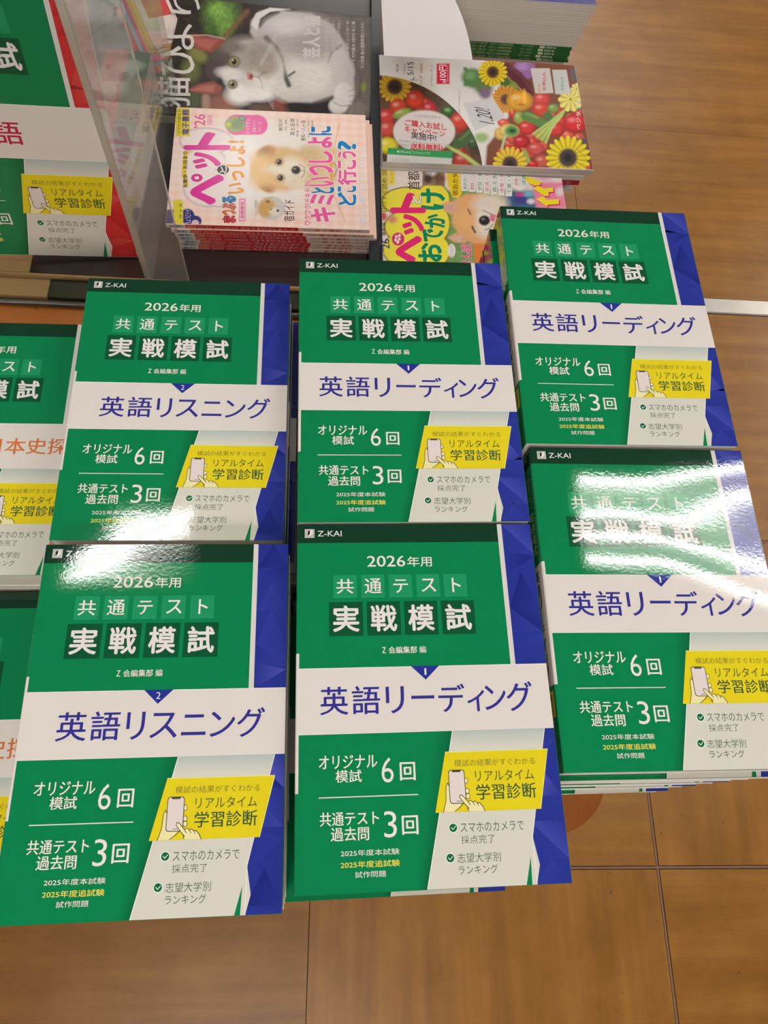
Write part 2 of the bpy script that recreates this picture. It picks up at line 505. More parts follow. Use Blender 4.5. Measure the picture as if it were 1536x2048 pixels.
def exam_art(title, tbox, num, pal, tcol, seed, text=True):
    A = Art()
    e = 1.4
    A.rect(e, 0.2, 155.6, 15, DGREEN, 1)
    A.rect(e, 15, 155.6, 111.2, GREEN, 1)
    A.rect(155.4, .2, 159.0, 111.2, (214, 208, 204), 2, )
    facets(A, pal, 159.0, 181.8, .2, 111.2, seed)
    A.poly([(e, 157), (109.2, 157.2), (86, 256.8), (e, 256.8)], GREEN, 1)
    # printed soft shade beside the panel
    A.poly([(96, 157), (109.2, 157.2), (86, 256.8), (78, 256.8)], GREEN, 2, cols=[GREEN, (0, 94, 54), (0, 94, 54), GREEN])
    A.poly([(109.2, 157.2), (175, 157.2), (158.6, 227.6), (158.4, 256.8), (86, 256.8)], PANEL, 2)
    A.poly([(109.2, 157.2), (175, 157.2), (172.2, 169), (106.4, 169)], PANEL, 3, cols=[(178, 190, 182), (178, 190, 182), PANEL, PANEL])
    facets(A, pal, 158.2, 181.8, 157.2, 256.8, seed+1)
    A.poly([(109.2, 157.2), (175, 157.2), (158.6, 227.6), (158.6, 256.8), (152, 256.8), (86, 256.8)], PANEL, 2.5)
    A.poly([(158.6, 227.6), (154.6, 256.8), (158.4, 256.8), (161.6, 245)], PANEL, 2.4)
    A.poly([(156.0, 239.5), (151.4, 256.8), (155.2, 256.8)], (0, 120, 72), 4)
    # thin white keyline of the panel
    A.stroke([(109.2, 157.4), (86, 256.6)], .5, (238, 234, 230), 4)
    A.stroke([(175, 157.4), (158.6, 227.6), (158.4, 256.6)], .5, (232, 228, 224), 4)
    # title band
    A.rect(.9, 100.2, 2.3, 111, WHT, 4); A.rect(.9, 157, 2.3, 195.3, WHT, 4)
    A.rect(.9, 111, 181.9, 157.1, WHT, 5)
    A.rect(2.2, 111, 181.9, 111.5, (236, 230, 226), 6); A.rect(2.2, 156.7, 181.9, 157.1, (238, 232, 228), 6)
    if num:
        A.poly([(82.4, 111), (102.6, 111), (92.5, 120.9)], pal[0], 7)
        if text: A.text(num, *((91.9, 112.6, 93.2, 117.4) if num == '1' else (91, 112.6, 94, 117.4)), (232, 226, 222), 8, .0)
    # yellow panel
    A.poly([(103.1, 171.2), (175.5, 171.2), (166.2, 210.4), (93.9, 210.4)], YEL, 6)
    A.stroke([(103.1, 171.3), (175.4, 171.3), (166.2, 210.3)], .45, (238, 232, 150), 7)
    if not text: return A
    # boxes
    for i in range(5):
        u = 27.2+20.8*i
        A.rect(u, 41, u+17.4, 59, LBOX, 2)
    for i in range(4):
        u = 23.8+27.75*i
        A.rect(u, 62, u+24.9, 87.8, DBOX, 2)
    W1 = (232, 224, 220)
    A.text('2026', 52.9, 25.9, 81.8, 34.6, W1, 3, .012)
    A.text('年用', 83.4, 26.6, 102.2, 34.9, W1, 3, .008)
    for i, (ch, a, b, c, d) in enumerate((('共', 2.4, 15.0, 3.2, 14.6), ('通', 2.6, 15.0, 3.0, 14.6), ('テ', 3.4, 14.2, 4.0, 14.4), ('ス', 3.6, 14.6, 3.6, 14.0), ('ト', 6.2, 12.6, 3.2, 14.4))):
        u = 27.2+20.8*i
        A.text(ch, u+a, 41+c, u+b, 41+d, W1, 3, .014)
    for i, ch in enumerate('実戦模試'):
        u = 23.8+27.75*i
        A.text(ch, u+3.2, 65.2, u+21.8, 84.4, (230, 222, 218), 3, .026)
    A.text('Z', 62, 96.6, 64.6, 101, W1, 3, .01)
    A.text('会編集部 編', 66.6, 96.2, 94, 101.4, W1, 3, .006)
    # logo and publisher name
    A.rect(5.9, 3.6, 13.2, 10.8, (206, 200, 194), 3)
    for k in range(5): A.rect(6.2, 4.5+1.35*k, 12.9, 4.8+1.35*k, (120, 122, 116), 4)
    A.poly([(8.2, 5.6), (9.8, 4.5), (9.8, 7.6), (8.2, 9.2)], (18, 30, 24), 5)
    A.poly([(8.2, 9.2), (9.8, 7.6), (9.8, 4.6), (11.8, 4.6), (11.8, 8.2), (9.6, 9.2)], (234, 228, 224), 5)
    A.text('Z-KAI', 15.6, 5.0, 34, 9.6, (226, 222, 218), 3, .008)
    # title
    u0, v0, u1, v1 = tbox
    if isinstance(title, str): A.text(title, u0, v0, u1, v1, tcol, 7, .012)
    else:
        for (s, a, b, c, d) in title: A.text(s, a, b, c, d, tcol, 7, .012)
    # left column of facts
    A.text('オリジナル', 16.2, 171.2, 55.8, 180, W1, 3, .014)
    A.text('模試', 27.4, 181, 44.9, 189, W1, 3, .014)
    A.text('6', 58.6, 173.6, 66.8, 190, W1, 3, -.004)
    A.text('回', 71.3, 177.2, 81.6, 189, W1, 3, .018)
    A.rect(15.9, 198, 82.9, 198.7, (210, 218, 208), 3)
    A.text('共通テスト', 16.7, 207.6, 55.8, 216.2, W1, 3, .014)
    A.text('過去問', 23.8, 217.2, 48.9, 225.6, W1, 3, .014)
    A.text('3', 59.1, 208.2, 67.6, 224.6, W1, 3, -.004)
    A.text('回', 71.2, 211.5, 81.8, 223.2, W1, 3, .018)
    A.text('2025年度本試験', 30.1, 231.2, 68.6, 235, W1, 3, .002)
    A.text('2025年度追試験', 30, 238.0, 68.6, 242, (226, 216, 90), 3, .014)
    A.text('試作問題', 39.3, 244.2, 59.4, 248, W1, 3, .002)
    # right panel
    TG = (74, 92, 44); TD = (46, 84, 50)
    A.text('模試の結果がすぐわかる', 109, 176.6, 165.6, 181.2, (104, 106, 50), 8, -.004)
    A.text('リアルタイム', 122.8, 184.2, 163.8, 191.2, TG, 8, .002)
    A.text('学習診断', 122.8, 193.2, 164.2, 203.2, TD, 8, .01)
    icon(A)
    for cu, cv in ((105.3, 220.2), (102.1, 238.6)):
        A.disc(cu, cv, 3.1, 3.1, (234, 236, 228), 5); A.disc(cu, cv, 2.6, 2.6, (12, 98, 62), 6)
        A.stroke([(cu-1.3, cv-.2), (cu-.2, cv+1.1), (cu+1.5, cv-.9)], .5, (225, 228, 218), 7)
    TP = (84, 98, 80)
    A.text('スマホのカメラで', 110.2, 217.2, 153.4, 223.2, TP, 5, -.002)
    A.text('採点完了', 110.2, 225.2, 132.6, 230.4, TP, 5, -.004)
    A.text('志望大学別', 106.8, 236, 135.8, 241.8, TP, 5, -.004)
    A.text('ランキング', 107, 243.4, 133.2, 248.8, TP, 5, -.002)
    return A


def spine_print(v, f, c, W, H, rows, dz=.05):
    """lettering on the spine face (x = -W/2): rows of (text, v0, v1, z0, z1, colour, weight, upright)"""
    for (s, v0, v1, z0, z1, col, wt, mode) in rows:
        if mode == 'block':
            n = len(v)
            for (vv, zz) in ((v0, z0), (v1, z0), (v1, z1), (v0, z1)):
                v.append((-W/2000-.00006, (H/2-vv)/1000, zz/1000))
            f.append((n, n+3, n+2, n+1)); c += [tuple(lin(col))]*4
            continue
        if mode == 'stack':
            L = (v1-v0)/len(s)
            items = [(ch, v0+i*L+L*.06, v0+(i+1)*L-L*.06) for i, ch in enumerate(s) if ch != ' ']
        else:
            items = [(s, v0, v1)]
        for (ch, a, b) in items:
            g, tris = glyphs(ch, min(wt, .006))
            n = len(v)
            if mode == 'stack':    # letters upright towards the head of the book
                if ch == 'ー':
                    V = a+g[:, 0]*(b-a); Z = (z0+z1)/2+(g[:, 1]-.5)*1.6
                else:
                    V = b-g[:, 1]*(b-a); Z = z0+g[:, 0]*(z1-z0)
            elif mode == 'run':    # line of type running down the spine
                V = a+g[:, 0]*(b-a); Z = z0+g[:, 1]*(z1-z0)
            for p, q in zip(V, Z): v.append((-W/2000-.00010, (H/2-p)/1000, q/1000))
            for t in tris:
                f.append(tuple(n+i for i in t)); c += [tuple(lin(col))]*len(t)


def exam_cover(name, art, T, spine_title, full=True):
    segs = [(0, 15, DGREEN, DGREEN), (15, 100.2, GREEN, GREEN), (100.2, 195.3, WHT, GREEN), (195.3, CH, GREEN, GREEN)]
    v, f, c = shell(CW, CH, T, segs)
    v2, f2, c2 = art.mesh('a', None, CW, CH, T/1000)
    n = len(v)
    v += v2; f += [tuple(n+i for i in q) for q in f2]; c += flat_cols(c2)
    if full:
        rows = [('共通テスト', 22, 52, 10, 20, (150, 158, 100), .01, 'stack'), ('実戦模試', 54, 92, 8, 22, (188, 190, 140), .02, 'stack'),
                (spine_title, 104, 190, 9, 21, (38, 34, 40), .01, 'stack'),
                ('', 199, 218, 5, 25, (206, 190, 40), 0, 'block'), ('解説付', 201, 216, 9, 21, (60, 60, 30), 0, 'stack')]
    else:
        rows = [('共通テスト 実戦模試', 22, 92, 9, 21, (170, 172, 120), .02, 'stack'), (spine_title, 104, 190, 9, 21, (38, 34, 40), .01, 'stack'),
                ('', 199, 218, 5, 25, (206, 190, 40), 0, 'block')]
    spine_print(v, f, c, CW, CH, rows)
    sy = .988
    v = [(x, y*sy, z) for x, y, z in v]
    return make_mesh(name, v, f, c, M_GLOSS)


SX = .988
page_exam = pages_mesh('page_block', CW, CH*SX, CT)
T_READ = [('英', 17.3, 124.5, 36.6, 144), ('語', 39.6, 124.3, 59, 144), ('リ', 63.5, 125.2, 76.2, 144), ('ー', 81.5, 132, 97.8, 134.4), ('デ', 101, 124.4, 119.8, 144), ('ィ', 121.5, 129.2, 134, 144), ('ン', 134.2, 126.2, 149.4, 143.4), ('グ', 150.2, 123.8, 169, 144.6)]
T_LIST = [('英', 25.5, 125.5, 45.4, 145), ('語', 48.4, 125.3, 68, 145), ('リ', 72.5, 126.2, 84.6, 145), ('ス', 88.6, 127.2, 107, 144.4), ('ニ', 110.2, 128.8, 126.6, 143), ('ン', 129.8, 127.2, 146.6, 144.4), ('グ', 148.4, 124.8, 167.4, 145)]
BT = (48, 46, 132)
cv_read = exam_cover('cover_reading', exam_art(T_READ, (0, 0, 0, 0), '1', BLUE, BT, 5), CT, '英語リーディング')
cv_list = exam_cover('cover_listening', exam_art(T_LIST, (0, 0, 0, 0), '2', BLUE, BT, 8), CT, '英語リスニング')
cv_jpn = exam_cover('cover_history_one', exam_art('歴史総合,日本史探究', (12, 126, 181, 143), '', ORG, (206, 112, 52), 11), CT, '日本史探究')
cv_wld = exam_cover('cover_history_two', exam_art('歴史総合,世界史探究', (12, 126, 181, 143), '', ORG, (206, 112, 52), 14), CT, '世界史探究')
pl_read = exam_cover('cover_reading_lower', exam_art('', (0, 0, 1, 1), '', BLUE, BT, 5, False), CT, '英語リーディング', False)
pl_list = exam_cover('cover_listening_lower', exam_art('', (0, 0, 1, 1), '', BLUE, BT, 8, False), CT, '英語リスニング', False)
pl_org = exam_cover('cover_history_lower', exam_art('', (0, 0, 1, 1), '', ORG, BT, 9, False), CT, '日本史探究', False)


def exam_book(cover, x, y, z, yaw, zs, label, group):
    r = empty('exam_practice_book', (x, y, z), yaw)
    r.scale = (1, 1, zs)
    link('cover', cover, r); link('page_block', page_exam, r)
    tag(r, label, 'book', group)
    return r


TABZ = CAMZ-.80
rng = random.Random(3)
LOWER_LAB = {}


def exam_stack(top, plain, x, y, ztop, yawdeg, n, toplab, lowlab, group, drift=(0, 0), offs={}):
    h = (ztop+.80)/n; zs = h/(CT/1000)
    names = ['second', 'third', 'fourth', 'fifth', 'sixth', 'seventh', 'eighth', 'ninth']
    for i in range(n):                      # i = 0 lowest
        k = n-1-i                           # depth below the top book
        dx = drift[0]*k/(n-1); dy = drift[1]*k/(n-1); dyaw = 0
        if k and k in offs: dx, dy, dyaw = offs[k]
        elif k: dx += rng.uniform(-.0006, .0006); dy += rng.uniform(-.0008, .0008)
        lab = toplab if k == 0 else lowlab % names[k-1]
        exam_book(top if k == 0 else plain, x+dx, y+dy, TABZ+i*h, math.radians(yawdeg+dyaw), zs*.999, lab, group)


# ------------------------------------------------------------------ the floor and the setting
def build_floor():
    fl = link('floor', boxes_mesh('floor', [(-2.4, 3.2, -1.9, 4.2, -.05, -.004)], M_SUB))
    tag(fl, 'brown wood-patterned floor of large square tiles', None, None, 'structure')
    xs = [-1.78, -1.19, -.6, -.014, .575, 1.175, 1.775, 2.375]
    ys = [-1.279, -.679, -.079, .521, 1.085]
    # main tiles
    def tile(x0, x1, y0, y1, mat, gl=.0005, gr=.0005, gb=.0005, gt=.0005):
        cx, cy = (x0+x1)/2, (y0+y1)/2
        me = boxes_mesh('tile', [(x0+gl-cx, x1-gr-cx, y0+gb-cy, y1-gt-cy, -.004, 0)], mat)
        o = link('tile', me, fl); o.location = (cx, cy, 0)
    for i in range(len(xs)-1):
        for j in range(len(ys)-1):
            wide_l = .003 if i >= 4 else .0006
            wide_r = .003 if 3 <= i else .0006
            if i == 3: wide_l = .0007
            gb = .003 if j >= 1 else .0006; gt = .003 if j < 3 else 0
            tile(xs[i], xs[i+1], ys[j], ys[j+1], M_FLOORH if (i+j) % 2 else M_FLOORV, wide_l, wide_r, gb, gt)
    # beyond the metal strip
    xs2 = [-1.2, -.6, -.01, .583, 1.36, 1.96, 2.56]
    ys2 = [1.13, 1.668, 2.28, 2.9]
    for i in range(len(xs2)-1):
        for j in range(len(ys2)-1):
            tile(xs2[i], xs2[i+1], ys2[j], ys2[j+1], M_FLOORH)
    # filled joints
    jb = []
    for x in xs[4:-1]: jb.append((x-.0018, x+.0018, -1.279, 1.085, -.0025, -.0008))
    for y in (-.679, -.079, .521): jb.append((-.6, 2.375, y-.0018, y+.0018, -.0026, -.0009))
    o = link('joint_filler', boxes_mesh('joint_filler', jb, M_GROUT), fl); o['kind'] = 'stuff'
    # steel threshold strip
    st = link('trim_1', boxes_mesh('trim_1', [(-1.2, 2.4, 1.087, 1.128, -.004, .004)], M_STEEL, .0018))
    tag(st, 'narrow steel threshold strip across the tiled floor', None, None, 'structure')
    # scuffs
    sc = []
    for (px, py, dx, dy) in ((1219, 1789, 5, -9), (1474, 1948, 6, -5), (1313, 1842, 4, 0), (1363, 1633, 3, -4), (1319, 1670, 5, -5), (1284, 18, 4, 3), (1400, 127, 5, 2), (1300, 320, 5, 6)):
        a = world_at(px, py, -CAMZ); b = world_at(px+dx, py+dy, -CAMZ)
        d = (b-a)[:2]; L = np.linalg.norm(d); nrm = np.array([-d[1], d[0]])/L*.0007
        q = [a[:2]+nrm*.4, b[:2]+nrm, b[:2]-nrm, a[:2]-nrm*.4]
        sc.append([(p[0], p[1], .0002) for p in q])
    v = [p for q in sc for p in q]; f = [tuple(range(4*i, 4*i+4)) for i in range(len(sc))]
    me = bpy.data.meshes.new('scuff_marks'); me.from_pydata(v, [], f); me.materials.append(M_DARKJ)
    o = link('scuff_marks', me, fl); o['kind'] = 'stuff'


build_floor()


def round_rect(x0, x1, y0, y1, rs):
    p = []
    for (cx, cy, sx, sy, a0, r) in ((x1, y0, -1, 1, -90, rs[0]), (x1, y1, -1, -1, 0, rs[1]), (x0, y1, 1, -1, 90, rs[2]), (x0, y0, 1, 1, 180, rs[3])):
        for k in range(9):
            a = math.radians(a0+90*k/8)
            p.append((cx+sx*r+r*math.cos(a), cy+sy*r+r*math.sin(a)))
    return p


tb = empty('display_table', (-.3, .65, 0))
o = link('table_top', prism_mesh('table_top', [(x+.3, y-.65) for x, y in round_rect(-1.0, .296, -.016, 1.42, (.062, .02, .02, .06))], TABZ-.03, TABZ, M_TABLE, .002), tb)
o = link('table_body', boxes_mesh('table_body', [(-.62, .46, -.5, .68, 0.0, TABZ-.03)], M_BODY, .004), tb)
tag(tb, 'orange-brown wooden display table with rounded corner carrying all the book stacks', 'table')

# ------------------------------------------------------------------ exam book stacks
G = 'green exam practice books stacked on the display table'
exam_stack(cv_read, pl_read, .0706, .0836, -.533, 2.07, 9,
           'green English reading exam book on the front middle stack, nearest of that column',
           'green reading exam book, %s from the top of the front middle stack', G, (-.004, -.004), {5: (-.0115, -.0168, .2), 1: (-.0006, -.001, 0), 8: (-.010, -.009, 0), 7: (-.009, -.008, 0), 6: (-.010, -.010, 0)})
exam_stack(cv_read, pl_read, .0614, .3386, -.5315, 2.09, 9,
           'green exam book on the back middle stack, English reading, below the pet travel magazine',
           'green reading exam book, %s from the top of the back middle stack', G, (-.006, .001))
exam_stack(cv_read, pl_read, .2467, .4136, -.532, 1.49, 9,
           'green exam book on the back right stack, English reading, top right of all',
           'green reading exam book, %s from the top of the back right stack', G, (-.004, .002), {1: (-.0035, -.0002, .2), 2: (-.0045, 0, 0)})
exam_stack(cv_read, pl_read, .2558, .1574, -.5345, 1.24, 9,
           'green exam book on the front right stack with wavy lamp glare across its cover',
           'green reading exam book, %s from the top of the front right stack', G, (-.003, -.012),
           {1: (.0006, -.0040, 0), 2: (.0, -.0036, 0), 3: (.0004, -.0034, 0), 4: (-.001, -.0042, 0), 5: (-.0014, -.0040, 0), 6: (-.002, -.0052, 0), 7: (-.002, -.0050, 0), 8: (-.0035, -.0085, .4)})
exam_stack(cv_list, pl_list, -.1183, .0664, -.5458, 1.82, 9,
           'green exam book on the front left stack, English listening, at the bottom left corner',
           'green listening exam book, %s from the top of the front left stack', G, (-.006, 0))
exam_stack(cv_list, pl_list, -.1309, .3292, -.5623, 1.59, 8,
           'green exam book on the back left stack, English listening, in front of the acrylic holder',
           'green listening exam book, %s from the top of the back left stack', G, (.004, .001), {k: (.0062, .0006*(k % 3), 0) for k in range(2, 8)})
exam_stack(cv_jpn, pl_org, -.3096, .3131, -.6175, 1.77, 6,
           'green exam book with orange history title cut off by the left edge, farther one',
           'green history exam book, %s from the top of the farther left edge stack', G)
exam_stack(cv_wld, pl_org, -.3120, .0560, -.657, 1.9, 5,
           'green exam book with orange title mostly hidden at the left edge, nearer one',
           'green history exam book, %s from the top of the nearer left edge stack', G)


# ------------------------------------------------------------------ painted pictures
class Pic:
    """soft painter on a grid of points; coordinates are those of an enlarged sketch"""
    def __init__(self, X, Y, base):
        self.X, self.Y = X, Y
        self.C = np.ones(X.shape+(3,))*lin(base)
        self.rs = np.random.RandomState(4)

    def put(self, m, col):
        m = np.clip(m, 0, 1)[..., None]
        self.C = self.C*(1-m)+lin(col)*m

    def blob(self, x, y, rx, ry, col, soft=.15, ang=0, a=1.0):
        t = math.radians(ang); c, s = math.cos(t), math.sin(t)
        dx, dy = self.X-x, self.Y-y
        u = (dx*c+dy*s)/rx; v = (-dx*s+dy*c)/ry
        d = np.sqrt(u*u+v*v)
        self.put(a*np.clip((1+soft-d)/(2*soft), 0, 1), col)

    def ball(self, x, y, r, col, ry=None, ang=0):
        ry = ry or r
        dk = tuple(max(0, int(k*.72)) for k in col); hi = tuple(min(255, int(k+(255-k)*.5)) for k in col)
        self.blob(x, y, r, ry, dk, .08, ang); self.blob(x-r*.08, y-ry*.1, r*.82, ry*.82, col, .3, ang)
        self.blob(x-r*.3, y-ry*.35, r*.28, ry*.2, hi, .8, ang, .7)

    def line(self, pts, w, col, a=1.0, soft=1.5):
        D = np.full(self.X.shape, 1e9)
        for (x0, y0), (x1, y1) in zip(pts[:-1], pts[1:]):
            L2 = (x1-x0)**2+(y1-y0)**2+1e-9
            t = np.clip(((self.X-x0)*(x1-x0)+(self.Y-y0)*(y1-y0))/L2, 0, 1)
            D = np.minimum(D, np.hypot(self.X-x0-t*(x1-x0), self.Y-y0-t*(y1-y0)))
        self.put(a*np.clip((w/2+soft-D)/(2*soft), 0, 1), col)

    def poly(self, pts, col, soft=2.0, a=1.0):
        X, Y = self.X, self.Y
        ins = np.zeros(X.shape, bool); D = np.full(X.shape, 1e9)
        n = len(pts)
        for i in range(n):
            x0, y0 = pts[i]; x1, y1 = pts[(i+1) % n]
            c = ((y0 > Y) != (y1 > Y)) & (X < (x1-x0)*(Y-y0)/((y1-y0) or 1e-9)+x0)
            ins ^= c
            L2 = (x1-x0)**2+(y1-y0)**2+1e-9
            t = np.clip(((X-x0)*(x1-x0)+(Y-y0)*(y1-y0))/L2, 0, 1)
            D = np.minimum(D, np.hypot(X-x0-t*(x1-x0), Y-y0-t*(y1-y0)))
        sd = np.where(ins, D, -D)
        self.put(a*np.clip((sd+soft)/(2*soft), 0, 1), col)

    def rect(self, x0, y0, x1, y1, col, soft=1.5, a=1.0):
        self.poly([(x0, y0), (x1, y0), (x1, y1), (x0, y1)], col, soft, a)

    def flower(self, x, y, r, col, ccol, rc, n=18):
        th = np.arctan2(self.Y-y, self.X-x); d = np.hypot(self.X-x, self.Y-y)
        edge = r*(.82+.18*np.abs(np.cos(th*n/2)))
        shade = .5+.5*np.cos(th*n)
        self.put(np.clip((edge-d)/4+.5, 0, 1), tuple(int(k*.8) for k in col))
        self.put(np.clip((edge-d)/4+.5, 0, 1)*shade, col)
        self.blob(x, y, rc, rc, ccol, .15); self.blob(x, y, rc*.5, rc*.5, tuple(int(k*.6) for k in ccol), .4)

    def noise(self, sx, sy, amp, mask=None):
        """smooth value noise"""
        X, Y = self.X/sx, self.Y/sy
        g = self.rs.rand(256, 256)
        xi, yi = np.floor(X).astype(int), np.floor(Y).astype(int)
        fx, fy = X-xi, Y-yi; fx = fx*fx*(3-2*fx); fy = fy*fy*(3-2*fy)
        G = lambda a, b: g[a % 256, b % 256]
        n = (G(xi, yi)*(1-fx)+G(xi+1, yi)*fx)*(1-fy)+(G(xi, yi+1)*(1-fx)+G(xi+1, yi+1)*fx)*fy
        k = 1+amp*(n-.5)*2
        if mask is not None: k = 1+(k-1)*mask
        self.C = np.clip(self.C*k[..., None], 0, 1)


class Page:
    """a magazine lying turned by 90 degrees; converts between page mm, sketch coordinates and the world"""
    def __init__(self, cx, cy, z, yawdeg, W, H, sc, ox, oy):
        self.cx, self.cy, self.z, self.W, self.H = cx, cy, z, W, H
        self.a = math.radians(90+yawdeg)
        self.sc, self.ox, self.oy = sc, ox, oy

    def to_sketch(self, u, v):
        x = (u-self.W/2)/1000; y = (self.H/2-v)/1000
        c, s = math.cos(self.a), math.sin(self.a)
        P = np.stack([self.cx+x*c-y*s, self.cy+x*s+y*c, np.full_like(x, self.z)], -1)
        px, py = px_of(P)
        return (px-self.ox)*self.sc, (py-self.oy)*self.sc

    def to_page(self, X, Y):
        X = np.atleast_1d(np.asarray(X, float)); Y = np.atleast_1d(np.asarray(Y, float))
        P = world_at(X/self.sc+self.ox, Y/self.sc+self.oy, self.z)
        dx, dy = P[..., 0]-self.cx, P[..., 1]-self.cy
        c, s = math.cos(self.a), math.sin(self.a)
        x = dx*c+dy*s; y = -dx*s+dy*c
        return x*1000+self.W/2, self.H/2-y*1000

    def picture(self, nu, nv, base, e=1.4, mask=None):
        u = np.linspace(e, self.W-.2, nu); v = np.linspace(.2, self.H-.2, nv)
        U, V = np.meshgrid(u, v, indexing='ij')
        X, Y = self.to_sketch(U, V)
        p = Pic(X, Y, base); p.U, p.V = U, V
        return p

    def add_picture(self, A, p, lay=.8):
        nu, nv = p.U.shape
        n = len(A.v)
        z = .035*lay
        A.v += [(a, -b, z) for a, b in zip(p.U.ravel(), p.V.ravel())]
        idx = np.arange(nu*nv).reshape(nu, nv)
        q = np.stack([idx[:-1, :-1], idx[:-1, 1:], idx[1:, 1:], idx[1:, :-1]], -1).reshape(-1, 4)
        A.f += [tuple(r) for r in (q+n).tolist()]
        cc = p.C.reshape(-1, 3)[q.ravel()]
        A.c += [tuple(r) for r in cc.tolist()]

    def rtext(self, A, s, xl, xr, yt, yb, col, w=0.0, lay=4, outline=None, ow=.03):
        """type turned with its head to the left, reading from yb up to yt (sketch coordinates)"""
        def mp(a, b): return self.to_page(xr-b*(xr-xl), yb-a*(yb-yt))
        if outline: A.text(s, 0, 0, 0, 0, outline, lay-.5, w+ow, mp)
        A.text(s, 0, 0, 0, 0, col, lay, w, mp)

    def htext(self, A, s, x0, x1, y0, y1, col, w=0.0, lay=4, skew=0):
        def mp(a, b): return self.to_page(x0+a*(x1-x0), y1-b*(y1-y0)+a*skew)
        A.text(s, 0, 0, 0, 0, col, lay, w, mp)

    def spoly(self, A, pts, col, lay=3):
        u, v = self.to_page([p[0] for p in pts], [p[1] for p in pts])
        A.poly(list(zip(u, v)), col, lay)


def mag_cover(name, A, W, H, T, segs, rows=None, mat=None):
    v, f, c = shell(W, H, T, segs, s=.25, r=.6)
    v2, f2, c2 = A.mesh('a', None, W, H, T/1000)
    n = len(v)
    v += v2; f += [tuple(n+i for i in q) for q in f2]; c += flat_cols(c2)
    if rows: spine_print(v, f, c, W, H, rows)
    return make_mesh(name, v, f, c, mat or M_MAG)


def magazine(name, cover, pages, x, y, z, yawdeg, label, cat, group):
    r = empty(name, (x, y, z), math.radians(90+yawdeg))
    link('cover', cover, r); link('page_block', pages, r)
    return tag(r, label, cat, group)


# ---- pink pet travel magazine (AB size, spine towards the viewer)
PW, PH, PT = 205., 257.5, 5.8
pk = Page(-.0925, .7975, -.745, 2.1, PW, PH, 3.2, 300, 200)


